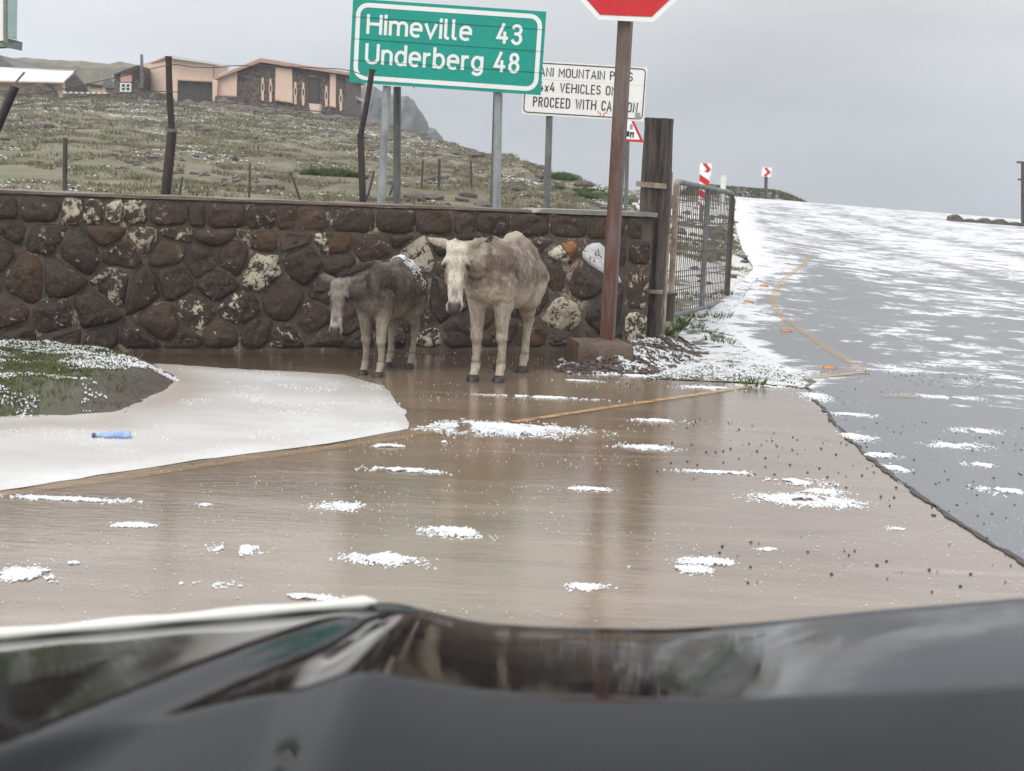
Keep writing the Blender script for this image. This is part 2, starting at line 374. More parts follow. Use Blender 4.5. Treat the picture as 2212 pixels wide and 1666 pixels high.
def slush_mat():
    m, nt, b = nodes('wet_hail_slush'); q = NB(nt); v = q.geo(); n0 = q.noise(q.geo((.6, 1.2, 1)), 1.2, 4, .55); n2 = q.noise(v, 60, 3, .6)
    c = q.mix(q.mr(n0, .35, .68), (.57, .565, .555), (.43, .415, .39)); c = q.mix(q.mr(q.noise(q.geo((.5, 2, 1)), 7, 5, .7), .48, .7, 0, .6), c, (.43, .40, .365)); c = q.mix(q.mr(n2, .45, .75, 0, .5), c, (.58, .58, .575))
    c = q.mix(q.attr('mud'), c, (.33, .28, .235))
    q.l(c, b.inputs['Base Color']); b.inputs['Roughness'].default_value = .35; q.l(q.bump(n2, .35, .006), b.inputs['Normal']); return m
M['slush'] = slush_mat()
def soil_mat():
    m, nt, b = nodes('dark_wet_mud'); q = NB(nt); v = q.geo(); n1 = q.noise(v, 4, 6, .7); n2 = q.noise(v, 24, 4, .7)
    c = q.mix(q.mr(n1, .35, .65), (.035, .025, .020), (.085, .056, .042)); 
    nh = q.noise(q.geo((.8, 1.0, 1)), 5, 6, .75); wh = q.mr(q.math('ADD', nh, q.attr('hail')), .58, .64); gr = q.attr('grass')
    c = q.mix(q.math('MULTIPLY', gr, q.mr(n2, .35, .6)), c, (.06, .075, .028)); c = q.mix(wh, c, (.60, .61, .62))
    q.l(c, b.inputs['Base Color']); q.l(q.mr(n2, .3, .7, .3, .6), b.inputs['Roughness']); q.l(q.bump(q.math('ADD', n1, n2), .6, .02), b.inputs['Normal']); return m
M['soil'] = soil_mat()
def hail_mat():
    m, nt, b = nodes('hailstones'); q = NB(nt); q.l(q.mix(q.noise(q.geo(), 30, 2), (.74, .75, .76), (.60, .61, .63)), b.inputs['Base Color'])
    b.inputs['Roughness'].default_value = .35; b.inputs['Subsurface Weight'].default_value = 0; return m
M['hail'] = hail_mat()
def attrcol(name, rough=.8, scale=60, bd=.004, spec=.3, amt=.35):
    m, nt, b = nodes(name); q = NB(nt); v = q.coord('Object', (1, 1, .45)); n = q.noise(v, scale, 4, .7)
    c = q.attr('col', 'Color'); k = q.n('ShaderNodeVectorMath', operation='SCALE'); q.l(c, k.inputs[0]); q.l(q.mr(n, .3, .7, 1-amt, 1+amt), k.inputs['Scale'])
    q.l(k.outputs[0], b.inputs['Base Color']); b.inputs['Roughness'].default_value = rough; b.inputs['Specular IOR Level'].default_value = spec
    q.l(q.bump(n, .7, bd), b.inputs['Normal']); return m
M['fur'] = attrcol('donkey_fur', .8, 45, .008)
M['blade'] = attrcol('grass_blades', .7, 5, .001)
M['rock'] = simple('field_rock', (.13, .105, .085), (.055, .043, .036), 4, .7, .8, .02)
M['cliff'] = None
def cliff_mat():
    m, nt, b = nodes('misty_cliff'); q = NB(nt); v = q.geo((1, 1, .25)); n = q.noise(v, .35, 6, .7); n2 = q.noise(q.geo(), .5, 5, .7)
    rock = q.mix(q.mr(n, .35, .65), (.09, .095, .10), (.155, .16, .163)); gr = q.mix(q.mr(n2, .35, .65), (.19, .16, .11), (.12, .105, .075))
    gr = q.mix(q.mr(q.noise(q.geo(), 1.6, 3), .66, .70), gr, (.45, .43, .38))
    q.l(q.mix(q.attr('rock'), gr, rock), b.inputs['Base Color']); b.inputs['Roughness'].default_value = .9
    q.l(q.bump(n, .8, .6), b.inputs['Normal']); return m
M['cliff'] = cliff_mat()
def rustpost_mat():
    m, nt, b = nodes('rusted_post'); q = NB(nt); v = q.coord('Object', (3, 3, .35)); n = q.noise(v, 4, 6, .75, .6); n2 = q.noise(q.coord('Object'), 30, 4, .7)
    sp = q.n('ShaderNodeSeparateXYZ'); tc = q.n('ShaderNodeTexCoord'); q.l(tc.outputs['Object'], sp.inputs[0]); hz = q.mr(sp.outputs[2], .4, 2.4)
    rust = q.mix(n2, (.13, .045, .028), (.075, .026, .018)); grey = q.mix(n2, (.19, .155, .135), (.10, .08, .07))
    q.l(q.mix(q.mr(q.math('SUBTRACT', n, q.math('MULTIPLY', hz, .16)), .30, .52), grey, rust), b.inputs['Base Color'])
    b.inputs['Roughness'].default_value = .45; q.l(q.bump(n, .4, .006), b.inputs['Normal']); return m
M['rustpost'] = rustpost_mat()
def paint_mat():
    m, nt, b = nodes('worn_yellow_line'); q = NB(nt); v = q.geo(); n = q.noise(v, 9, 5, .75); n2 = q.noise(v, 70, 3, .7)
    q.l(q.mix(n2, (.58, .36, .12), (.42, .27, .12)), b.inputs['Base Color']); b.inputs['Roughness'].default_value = .35
    t = q.n('ShaderNodeBsdfTransparent'); mx = q.n('ShaderNodeMixShader'); w = q.mr(q.math('ADD', q.math('MULTIPLY', n, .6), q.math('MULTIPLY', n2, .4)), .36, .56, 0, .8)
    q.l(q.math('MULTIPLY', w, q.attr('worn')), mx.inputs[0]); q.l(t.outputs[0], mx.inputs[1]); q.l(b.outputs[0], mx.inputs[2]); q.l(mx.outputs[0], nt.nodes['Material Output'].inputs[0]); return m
M['paint'] = paint_mat()
def car_mat():
    m, nt, b = nodes('black_car_paint'); q = NB(nt); v = q.geo()
    b.inputs['Base Color'].default_value = (.005, .005, .006, 1); b.inputs['IOR'].default_value = 1.33; b.inputs['Specular IOR Level'].default_value = .21; b.inputs['Metallic'].default_value = 0
    q.l(q.mr(q.noise(v, 9, 4), .35, .7, .03, .10), b.inputs['Roughness'])
    q.l(q.bump(q.noise(q.geo((1, .5, 1)), 22, 3), .12, .0015), b.inputs['Normal']); return m
M['car'] = car_mat()

# ---------------------------------------------------------------- ground zones (surveyed outlines)
road_px = [(1590, 434), (1586, 470), (1592, 505), (1604, 545), (1628, 582), (1600, 612), (1572, 650), (1540, 700), (1575, 745), (1640, 785), (1735, 832),
           (1762, 868), (1790, 900), (1830, 950), (1880, 996), (1925, 1030), (1990, 1082), (2060, 1130), (2130, 1176), (2212, 1225), (2400, 1340)]
road_edge = [g2(*q) for q in road_px]
x0, y0 = road_edge[0]
road_poly = [(x0+4.0, 66), (x0-.4, 62)]+road_edge+[(3.2, 3.2), (9, 3.2), (30, 12), (44, 66)]
crack = road_edge[10:]
WA = np.array([-7.6, 9.35]); WL = np.array([-4.12, 10.72]); WR = np.array([1.27, 12.85]); WD = (WR-WL)/np.linalg.norm(WR-WL); WA = WL-WD*2.6; WN = np.array([WD[1], -WD[0]])
water_poly = [tuple(q) for q in (WL-WD*6+WN*-.2, WR+WN*-.2)]+[(1.55, 12.9), (1.75, 12.3), (2.0, 11.5)]+crack+[(3.2, 3.2), (3.2, 1.2), (-9, 1.2), (-9.5, 8)]
def sheet(name, poly, step, zoff, mat, attrf=None, noise_edge=0, ymax=None, smooth=True, zf=zbase):
    pts = []; n = len(poly)
    for i in range(n):
        a = np.array(poly[i]); b = np.array(poly[(i+1) % n]); L = np.linalg.norm(b-a); k = max(1, int(L/max(step, .05+.5*step)))
        k = min(k, 400)
        for j in range(k):
            q = a+(b-a)*j/k; w = noise_edge*(fbm(q[0]*3.1, q[1]*3.1, 0, 4, 3)-.5)*2; t = (b-a)/L
            pts.append(q+np.array([-t[1], t[0]])*w)
    xs = [q[0] for q in pts]; ys = [q[1] for q in pts]; inner = []
    y = min(ys)
    while y < max(ys):
        s = step*max(1, (y-8)/9)
        x = np.arange(min(xs), max(xs), s)+rng.uniform(0, s*.3)
        lim = np.abs(x) < 3+.62*y+1; x = x[lim]
        if len(x):
            yy = np.full(len(x), y)+rng.uniform(-.2, .2, len(x))*s
            ok = inpoly(x, yy, pts); ok &= distpoly(x, yy, pts) > s*.35 if ok.any() else ok
            inner += list(zip(x[ok], yy[ok]))
        y += s
    V2 = [Vector((float(a), float(b))) for a, b in pts]+[Vector((float(a), float(b))) for a, b in inner]
    r = delaunay_2d_cdt(V2, [], [list(range(len(pts)))], 1, 1e-5)
    v = np.array([(q[0], q[1]) for q in r[0]]); f = np.array([q for q in r[2] if len(q) == 3])
    z = zf(v[:, 0], v[:, 1])+zoff
    at = attrf(v[:, 0], v[:, 1]) if attrf else None
    return npmesh(name, np.c_[v, z], f, mat, smooth, at)
def road_attr(x, y):
    # hail lies thicker farther up the road and along its left shoulder
    d = -.02+.085*sst(y, 8, 13)+.082*sst(y, 14, 30)+.0*sst(y, 34, 50)
    edge = distpoly(x, y, road_edge[:11], False)
    d = d+.15*np.exp(-(edge/.5)**2)*sst(y, 10.2, 11.5)
    cr = distpoly(x, y, crack, False); d = d+.06*np.exp(-(cr/.10)**2)*sst(y, 6.6, 7.6)
    for pth in ([(1690, 442), (1705, 462), (1790, 505), (1930, 545), (2100, 590), (2300, 650)], [(1790, 444), (1830, 468), (1960, 500), (2120, 535), (2300, 575)], [(1640, 440), (1640, 470), (1690, 520), (1800, 600), (1900, 680)]):
        td = distpoly(x, y, [g2(*q) for q in pth], False); d = d-.055*np.exp(-(td/.4)**2)
    track = np.exp(-((x-(2.9+(y-12)*.12))/.8)**2)*(1-sst(y, 17, 26)); d = d-.045*track
    return {'hail': d}
road = tag(sheet('road', road_poly, .10, .012, M['road'], road_attr, .03), kind='structure')
def soilmask(x, y):
    s = (x-WL[0])*WD[0]+(y-WL[1])*WD[1]; n = (x-WL[0])*WN[0]+(y-WL[1])*WN[1]
    w = .95+.5*(fbm(x*1.3, y*1.3, 0, 4, 9)-.5)
    w = w+.75*sst(s, 4.2, 5.4)+.5*(fbm(x*3, y*3, 0, 3, 19)-.5)
    return {'soil': (1-sst(n, w, w+.55))*.9}
water = tag(sheet('muddy_floodwater', water_poly, .12, .010, M['water'], soilmask, 0), kind='structure')
# ground sheet
def axis(lst):
    r = []
    for a, b, s in lst: r += list(np.arange(a, b, s))
    return np.array(r+[lst[-1][1]])
gx = axis([(-1500, -200, 100), (-200, -80, 8), (-80, -30, 1.2), (-30, -10, .5), (-10, 12, .2), (12, 30, .6), (30, 80, 2), (80, 200, 8), (200, 1500, 100)])
gy = axis([(-300, -20, 20), (-20, 0, 2), (0, 9, .5), (9, 22, .2), (22, 60, .4), (60, 110, .7), (110, 300, 6), (300, 2500, 100)])
X, Y = np.meshgrid(gx, gy); Z = zbase(X, Y)
inside = inpoly(X, Y, road_poly) | inpoly(X, Y, water_poly)
near = (np.abs(X) < 90) & (Y < 120)
amp = np.where(inside, 0, np.clip((Y-12)/20, .25, 1.0))*np.where(X > 9, .35, 1)
relief = (fbm(X*.22, Y*.22, 0, 3, 5)-.5)*.5+(fbm(X*.9, Y*.9, 0, 4, 11)-.5)*.28
relief += np.where(X > -9, 1, .3)*np.maximum(fbm(X*.55, Y*.55, 0, 3, 21)-.5, 0)*.7*sst(Y, 25, 40)*(1-sst(X, 3.5, 7))
dp = np.minimum(distpoly(X, Y, road_poly), 5.0); edgefade = sst(dp, .0, .8)
Z = Z+np.where(near, relief*amp*edgefade, 0)-np.where(inside, .05, 0.0)
Z = np.where((Y > 84) & (Y < 110) & (X < -9), Z-.15, Z)
ny, nx = X.shape; idx = np.arange(nx*ny).reshape(ny, nx)
T = np.stack([idx[:-1, :-1], idx[:-1, 1:], idx[1:, 1:], idx[1:, :-1]], -1).reshape(-1, 4)
stony = np.clip(sst(X, -12, -3)*sst(Y, 20, 45)*1.0+.15, 0, 1)
hail = -.01+.13*sst(Y, 32, 72)+.03*sst(X, -8, 0)+.34*sst(X, 1.4, 2.4)*(1-sst(Y, 40, 56))-.2*sst(Y, 55, 58)*sst(X, 6, 8)
ground = tag(npmesh('ground', np.c_[X.ravel(), Y.ravel(), Z.ravel()], T, M['hill'], True, {'stony': stony.ravel(), 'hail': hail.ravel()}), kind='structure')
def zg(x, y):                                                       # ground incl. relief, for planting things
    x = np.asarray(x, float); y = np.asarray(y, float); ix = np.clip(np.searchsorted(gx, x)-1, 0, nx-2); iy = np.clip(np.searchsorted(gy, y)-1, 0, ny-2)
    u = (x-gx[ix])/(gx[ix+1]-gx[ix]); v = (y-gy[iy])/(gy[iy+1]-gy[iy])
    return Z[iy, ix]*(1-u)*(1-v)+Z[iy, ix+1]*u*(1-v)+Z[iy+1, ix]*(1-u)*v+Z[iy+1, ix+1]*u*v
# mesa and cliff far behind the houses
def mesa():
    sky_px = [(-900, 80), (-300, 112), (0, 127), (100, 131), (200, 138), (300, 143), (420, 150), (600, 166), (700, 178), (760, 187), (815, 196), (840, 205), (868, 209), (886, 214), (900, 232), (906, 262), (909, 286), (918, 287), (932, 280), (944, 284), (951, 300), (957, 318), (962, 330)]
    pts = [P(a, b, 220) for a, b in sky_px]; xs = [q[0] for q in pts]; zs = [q[2] for q in pts]
    cx = np.concatenate([np.arange(xs[0], -40, 1.5), np.arange(-40, xs[-1]+.01, .3)]); v = []; rock = []
    prof = [(150, -.3), (175, .1), (195, .35), (205, .5), (209, .55), (211, .78), (213, .95), (216, 1.0), (224, 1.0), (250, .9), (300, .5)]
    rows = []
    for t in np.linspace(0, 1, 56): rows.append(t)
    for t in rows:
        k = t*(len(prof)-1); i = min(int(k), len(prof)-2); u = k-i; y = prof[i][0]*(1-u)+prof[i+1][0]*u; h = prof[i][1]*(1-u)+prof[i+1][1]*u
        for x in cx:
            c = sst(x, -30, -25); top = np.interp(x, xs, zs)
            hh = h if c < .5 else (h if y > 214 else h)
            z = -2+(top+2)*hh
            dy = (fbm(x*.5, z*.12, 0, 4, 31)-.5)*5*c+(fbm(x*.12, z*.2, y*.1, 3, 33)-.5)*2
            z += (fbm(x*.7, y*.3, 0, 3, 35)-.5)*(.9+.5*c)*(1 if y > 200 else .6)
            v.append((x+(fbm(z*.4, y*.3, 1, 3, 37)-.5)*.8*c, y+dy, z)); rock.append(c*(.9 if 205 < y < 226 else .8)+.35*sst(z, 30, 40))
    n = len(cx); idx = np.arange(len(v)).reshape(-1, n)
    T = np.stack([idx[:-1, :-1], idx[:-1, 1:], idx[1:, 1:], idx[1:, :-1]], -1).reshape(-1, 4)
    o = npmesh('hills', v, T, M['cliff'], False, {'rock': np.clip(rock, 0, 1)}); tag(o, kind='structure')
mesa()

# ---------------------------------------------------------------- painted lines, studs
def stripe(name, px, w, zoff, worn=1, raw=None):
    pts = raw if raw is not None else [np.array(g2(*q)) for q in px]
    fine = []
    for a, b in zip(pts[:-1], pts[1:]):
        k = max(2, int(np.linalg.norm(np.array(b)-a)/.12)); fine += [a+(np.array(b)-a)*t/k for t in range(k)]
    fine.append(pts[-1]); fine = np.array(fine)
    t = np.gradient(fine, axis=0); t /= np.linalg.norm(t, axis=1)[:, None]; nn = np.c_[-t[:, 1], t[:, 0]]
    ww = w*(1+.12*(vn(np.arange(len(fine))*.7, 0, 0, 4)-.5))[:, None]
    A = fine+nn*ww/2; B = fine-nn*ww/2; v = np.concatenate([A, B]); n = len(fine)
    z = zbase(v[:, 0], v[:, 1])+zoff
    T = [(i, i+1, n+i+1, n+i) for i in range(n-1)]
    return tag(npmesh(name, np.c_[v, z], T, M['paint'], False, {'worn': np.full(2*n, worn)}), kind='structure')
stripe('road_marking', [(1752, 552), (1735, 575), (1700, 600), (1675, 630), (1667, 655), (1690, 688), (1760, 737), (1820, 777), (1872, 806)], .095, .018, .62)
stripe('road_marking', [(1868, 808), (1760, 820), (1640, 836), (1500, 858), (1300, 888), (1110, 918)], .07, .018, 1)
stripe('road_marking', [(940, 938), (860, 953), (700, 976), (500, 1003), (250, 1042), (0, 1078), (-300, 1122)], .08, .018, .38)
stripe('road_marking', [(1905, 860), (1985, 862)], .10, .018, .5)
def crackline():
    mb = MB(); pts = crack
    f = []
    for a, b in zip(pts[:-1], pts[1:]):
        a = np.array(a); b = np.array(b); k = max(2, int(np.linalg.norm(b-a)/.03)); f += [a+(b-a)*i/k for i in range(k)]
    f = np.array(f); t = np.gradient(f, axis=0); t /= np.linalg.norm(t, axis=1)[:, None]; nn = np.c_[-t[:, 1], t[:, 0]]; n = len(f); s = np.arange(n)*.3
    f = f+nn*((fbm(s, 0, 0, 3, 8)-.5)*.05)[:, None]; w = (.004+.022*fbm(s*.8, 4, 0, 3, 9)**1.3)[:, None]
    A = f+nn*w; B = f-nn*w; z = .016
    m = simple('crack_black', (.012, .012, .013), (.03, .03, .03), 20, .5, 0)
    return tag(npmesh('pavement_joint', np.c_[np.concatenate([A, B]), np.full(2*n, z)], [(i, i+1, n+i+1, n+i) for i in range(n-1)], m), kind='structure')
crackline()
proto = None
for k, (px, py, lab) in enumerate([(1650, 621, 'orange reflective road stud lying in hail, farthest of those left of the yellow line'), (1616, 655, 'orange road stud at the hail edge nearest the open gate leaf'),
                                   (1697, 718, 'orange road stud left of the straight yellow line, brightest and largest looking'), (1790, 798, 'low orange road stud just before the sharp tip of the yellow lines'), (1700, 573, 'faded orange road stud half buried in hail near the far end of the yellow line')]):
    q = GT(px, py); rt = empty('road_stud', (q[0], q[1], q[2]+.012), lab, 'road stud', 'orange studs beside the yellow road line')
    a, b, h = .065, .045, .022
    v = [(-a, -b, 0), (a, -b, 0), (a, b, 0), (-a, b, 0), (-a*.7, -b*.5, h), (a*.7, -b*.5, h), (a*.7, b*.5, h), (-a*.7, b*.5, h)]
    mesh('stud_body', v, [(4, 5, 6, 7), (1, 2, 6, 5), (3, 0, 4, 7), (2, 3, 7, 6)], M['palerust'] if k == 4 else M['orange'], rt, world=False)
    mesh('reflector', [(-a*.9, -b-.003, .002), (a*.9, -b-.003, .002), (a*.65, -b*.5-.003, h-.002), (-a*.65, -b*.5-.003, h-.002)], [(0, 1, 2, 3)], M['orange'], rt, world=False)

# ---------------------------------------------------------------- slush apron, grass bank, mud heap on the left and by the wall
def s_attr(x, y):
    d = distpoly(x, y, slush_top, False)
    return {'mud': np.clip(np.exp(-(d/.28)**2)*.8*(fbm(x*2, y*2, 0, 3, 2)*.8+.5)+.25*(1-sst(x, -3.4, -2.2))*(1-sst(y, 6.3, 7.2))*0, 0, 1)}
slush_top = [g2(*q) for q in [(-500, 960), (0, 935), (200, 925), (300, 890), (400, 850), (330, 792), (450, 800), (600, 806), (740, 812), (840, 850)]]
slush_poly = [g2(*q) for q in [(-500, 900), (0, 860), (250, 800), (340, 790), (480, 800), (600, 806), (740, 814), (825, 838), (868, 880), (884, 932), (700, 964), (500, 990), (250, 1029), (0, 1066), (-500, 1140)]]
def slush_z(x, y):
    d = distpoly(x, y, slush_poly); return .012+.018*sst(d, 0, .08)+.012*(fbm(x*4, y*4, 0, 3, 6)-.5)*sst(d, 0, .2)
tag(sheet('hail_slush', slush_poly, .08, .0, M['slush'], s_attr, .06, zf=slush_z), kind='structure')
bank_poly = [g2(*q) for q in [(-500, 770), (0, 768), (150, 772), (300, 786), (400, 815), (415, 835), (360, 870), (280, 905), (150, 915), (0, 918), (-500, 960)]]
def bank_z(x, y):
    d = distpoly(x, y, bank_poly); return .0+.15*sst(d, -.02, .45)*(.8+.5*fbm(x*3, y*3, 0, 3, 5))+.03*(fbm(x*9, y*9, 0, 3, 15)-.5)*sst(d, 0, .1)
def bank_attr(x, y):
    q = sst(x, -2.9, -2.5); return {'hail': .0*x+.05*(1-q)*sst(y, 8.6, 9.2)-.04-.1*q, 'grass': 1-sst(x, -2.9, -2.4)}
tag(sheet('grass_bank', bank_poly, .06, 0, M['soil'], bank_attr, .04, zf=bank_z), kind='structure')
mud_poly = [g2(*q) for q in [(1185, 812), (1230, 770), (1290, 735), (1380, 700), (1440, 690), (1500, 700), (1470, 730), (1530, 765), (1480, 795), (1400, 815), (1300, 812)]]
def mud_z(x, y):
    d = distpoly(x, y, mud_poly); return .0+.10*sst(d, -.02, .5)*(.7+.7*fbm(x*3, y*3, 0, 3, 25))+.04*(fbm(x*8, y*8, 0, 4, 17)-.5)*sst(d, 0, .15)
def mud_attr(x, y): return {'hail': -.08+.10*sst(x, 1.1, 1.7), 'grass': .5*sst(x, 1.3, 1.6)}
tag(sheet('mud_bank', mud_poly, .05, 0, M['soil'], mud_attr, .05, zf=mud_z), kind='structure')
# hail covered shoulder between mud and asphalt
sh_poly = [g2(*q) for q in [(1395, 822), (1480, 790), (1530, 765), (1465, 728), (1500, 690), (1555, 640), (1590, 610), (1640, 600), (1600, 650), (1560, 700), (1600, 745), (1660, 782), (1760, 828), (1735, 842), (1600, 830)]]
def sh_z(x, y):
    d = distpoly(x, y, sh_poly); return zbase(x, y)+.016+.02*sst(d, 0, .25)*(.5+fbm(x*5, y*5, 0, 3, 5))
def sh_attr(x, y):
    return {'hail': .07+.09*sst(y, 11.5, 13)+.0*x, 'grass': .7+0*x}
tag(sheet('hail_shoulder', sh_poly, .06, 0, M['soil'], sh_attr, .05, zf=sh_z), kind='structure')

# ---------------------------------------------------------------- stone wall
WLEN = float(np.linalg.norm(WR-WA)); WTOP = 1.275
def wp(s, v, n=0.0): q = WA+WD*s+WN*n; return (q[0], q[1], v)
def wallsv(px, py):
    d = dirv(px, py); t = float(np.dot(WA-EYE[:2], WN)/np.dot(d[:2], WN)); q = EYE+d*t
    return float(np.dot(q[:2]-WA, WD)), float(q[2])
wall = empty('stone_wall', wp(0, 0), 'long low wall of dark rubble stones in mortar running behind the two donkeys', 'wall')
mb = MB(); ns = 60
top = [wp(s, WTOP+.006*math.sin(s*3)+.006*(vn(s*2, 0)-.5)) for s in np.linspace(0, WLEN, ns)]
for a, b in zip(np.linspace(0, WLEN, ns)[:-1], np.linspace(0, WLEN, ns)[1:]): pass
mb.prism([wp(0, -.2), wp(WLEN, -.2)]+top[::-1], (-WN[0]*.42, -WN[1]*.42, 0)); mb.out('mortar_core', M['mortar'], wall)
def rounded(poly, k=2):
    p = [np.array(q) for q in poly]
    for _ in range(k):
        r = []
        for i in range(len(p)):
            a, b = p[i], p[(i+1) % len(p)]; r += [a*.82+b*.18, a*.5+b*.5, a*.18+b*.82]
        p = r
    return p
def stone_obj(poly, lich=0., white=0., rust=0., bulge=.045, sharp=False, name='stone'):
    p = rounded(poly, 1); c = sum(p)/len(p)
    if len(p) > 22: p = p[::2]
    n = len(p); v = []; sd = rng.uniform(0, 99)
    R = max(np.linalg.norm(q-c) for q in p)
    for k, (sc, h) in enumerate(((1, -.02), (.985, .0), (.92, .010+bulge*.3), (.66, .014+bulge*.8), (.28, .016+bulge))):
        for q in p:
            d = q-c; w = 1+.10*(fbm(q[0]*9+k*.2, q[1]*9, sd, 3)-.5)*2
            hh = h+(.026*(vn(q[0]*9+k*2, q[1]*9+k, sd+3)-.5)*2*(k > 1))
            v.append(wp(c[0]+d[0]*sc*w, c[1]+d[1]*sc*w, hh))
    v.append(wp(c[0], c[1], .018+bulge+rng.uniform(-.012, .012)))
    f = [(k*n+i, k*n+(i+1) % n, (k+1)*n+(i+1) % n, (k+1)*n+i) for k in range(4) for i in range(n)]+[(4*n+i, 4*n+(i+1) % n, 5*n) for i in range(n)]
    cw = wp(c[0], c[1], 0); v = [(a[0]-cw[0], a[1]-cw[1], a[2]-cw[2]) for a in v]
    o = mesh(name, v, f, M['stone'], None); o.parent = wall; o.location = Vector(cw)-wall.location
    for nm, val in (('lichen', lich), ('white', white), ('rust', rust)):
        at = o.data.attributes.new(nm, 'FLOAT', 'POINT')
        at.data.foreach_set('value', np.full(len(v), val, np.float32))
    if rust:
        vv = np.array(v); k = sst(vv @ np.array([WD[0], WD[1], .3]), -.06, .0); o.data.attributes['rust'].data.foreach_set('value', (rust*k).astype(np.float32))
        o.data.attributes['lichen'].data.foreach_set('value', (lich*(1-k)).astype(np.float32))
    o.data.polygons.foreach_set('use_smooth', [True]*len(o.data.polygons)); return o
def clip(poly, a, b):                                               # keep the part nearer to a than b
    m = (a+b)/2; d = b-a; out = []
    for i in range(len(poly)):
        p, q = poly[i], poly[(i+1) % len(poly)]; sp, sq = np.dot(p-m, d), np.dot(q-m, d)
        if sp <= 0: out.append(p)
        if sp*sq < 0: out.append(p+(q-p)*(sp/(sp-sq)))
    return out
def shrink(poly, g):
    c = sum(poly)/len(poly); n = len(poly); r = []
    area = sum(poly[i][0]*poly[(i+1) % n][1]-poly[(i+1) % n][0]*poly[i][1] for i in range(n)); sgn = 1 if area > 0 else -1
    lines = []
    for i in range(n):
        a, b = poly[i], poly[(i+1) % n]; t = (b-a)/(np.linalg.norm(b-a)+1e-9); nn = np.array([-t[1], t[0]])*sgn; lines.append((a+nn*g, nn))
    out = poly
    for a, nn in lines:
        res = []
        for i in range(len(out)):
            p, q = out[i], out[(i+1) % len(out)]; sp, sq = np.dot(p-a, nn), np.dot(q-a, nn)
            if sp >= 0: res.append(p)
            if sp*sq < 0: res.append(p+(q-p)*(sp/(sp-sq)))
        out = res
        if len(out) < 3: return None
    return out
BT = 1.055; SE = WLEN-.25
man = {}
for px, py, l, w, r in [(905, 545, .62, 0, 0), (1190, 505, .1, 0, .0), (1285, 493, 0, 0, 0), (1212, 547, .62, .2, .95), (1288, 550, .78, 1, 0), (1258, 607, .05, 0, 0), (1195, 592, 0, 0, 0), (1216, 682, .60, 0, 0),
                        (1150, 742, 0, 0, .15), (1205, 752, .1, 0, 0), (900, 638, 0, 0, 0), (912, 748, .42, 0, 0), (1000, 730, 0, 0, 0), (1090, 640, 0, 0, 0), (720, 525, .3, 0, .15), (565, 505, .3, 0, .1), (470, 610, .05, 0, 0),
                        (310, 515, .45, 0, .0), (378, 495, .3, 0, 0), (95, 500, .2, 0, 0), (60, 600, .12, 0, .1), (250, 610, .35, 0, 0), (610, 650, -.3, 0, 0), (350, 700, .0, 0, 0), (480, 730, .0, 0, 0), (560, 585, .5, 0, 0),
                        (830, 600, .2, 0, 0), (800, 530, .15, 0, 0), (130, 690, .15, 0, 0), (610, 745, .25, 0, 0), (960, 520, .1, 0, 0), (1060, 560, 0, 0, 0), (950, 640, 0, 0, 0)]:
    s, v = wallsv(px, py); man[(s, v)] = (l, w, r)
bigi = [i for i, k in enumerate(man) if abs(k[0]-wallsv(1216, 682)[0]) < 1e-6][0]; sites = [np.array(k) for k in man]; types = [man[k] for k in man]
for j, v in enumerate(np.arange(.1, BT, .235)):
    for i, s in enumerate(np.arange(-.1, WLEN-.2, .315)):
        q = np.array([s+.16*(j % 2)+rng.uniform(-.08, .08), v+rng.uniform(-.06, .06)])
        if 0 < q[0] < SE and all(np.linalg.norm((q-t)*np.array([1, 1.15])) > (.205 if i_ != bigi else .30) for i_, t in enumerate(sites)): sites.append(q); types.append((max(0, rng.uniform(-.6, .26)), 0, .0))
for i, c in enumerate(sites):
    poly = [np.array(q) for q in ((0.01, .03), (SE, .03), (SE, BT), (.01, BT))]
    for j, o in enumerate(sites):
        if j != i and np.linalg.norm(o-c) < 1.2: poly = clip(poly, c, o)
        if len(poly) < 3: break
    if len(poly) < 3: continue
    gp_ = rng.uniform(.003, .012)+(.016 if c[0] > wallsv(1180, 600)[0] else 0)
    q = shrink(poly, gp_)
    if q is None or len(q) < 3: continue
    stone_obj(q, *types[i], bulge=rng.uniform(-.005, .035))
s = .02
while s < WLEN-.05:                                                 # top course of squarer stones
    w = rng.uniform(.14, .42); e = min(s+w, WLEN); lean = rng.uniform(-.035, .035)
    if e-s > .1:
        sx, _ = wallsv(235, 440); li = .36 if abs((s+e)/2-sx) < .35 else max(0, rng.uniform(-.3, .2))
        stone_obj([np.array(q) for q in ((s+.005, BT+.006+rng.uniform(-.02, .012)), (e-.005, BT+.006+rng.uniform(-.02, .012)), (e-.005+lean, WTOP-.004-rng.uniform(0, .03)), ((s+e)/2, WTOP-.002), (s+.005+lean, WTOP-.004-rng.uniform(0, .03)))], li, 0, 0, rng.uniform(.0, .02), True)
    s = e
for a, b, l in ((.05, .37, .40), (.40, .80, .22), (.83, 1.04, .15)):
    stone_obj([np.array(q) for q in ((SE+.015, a), (WLEN-.005, a), (WLEN-.005, b), (SE+.015, b))], l, 0, 0, .008, True, 'quoin')
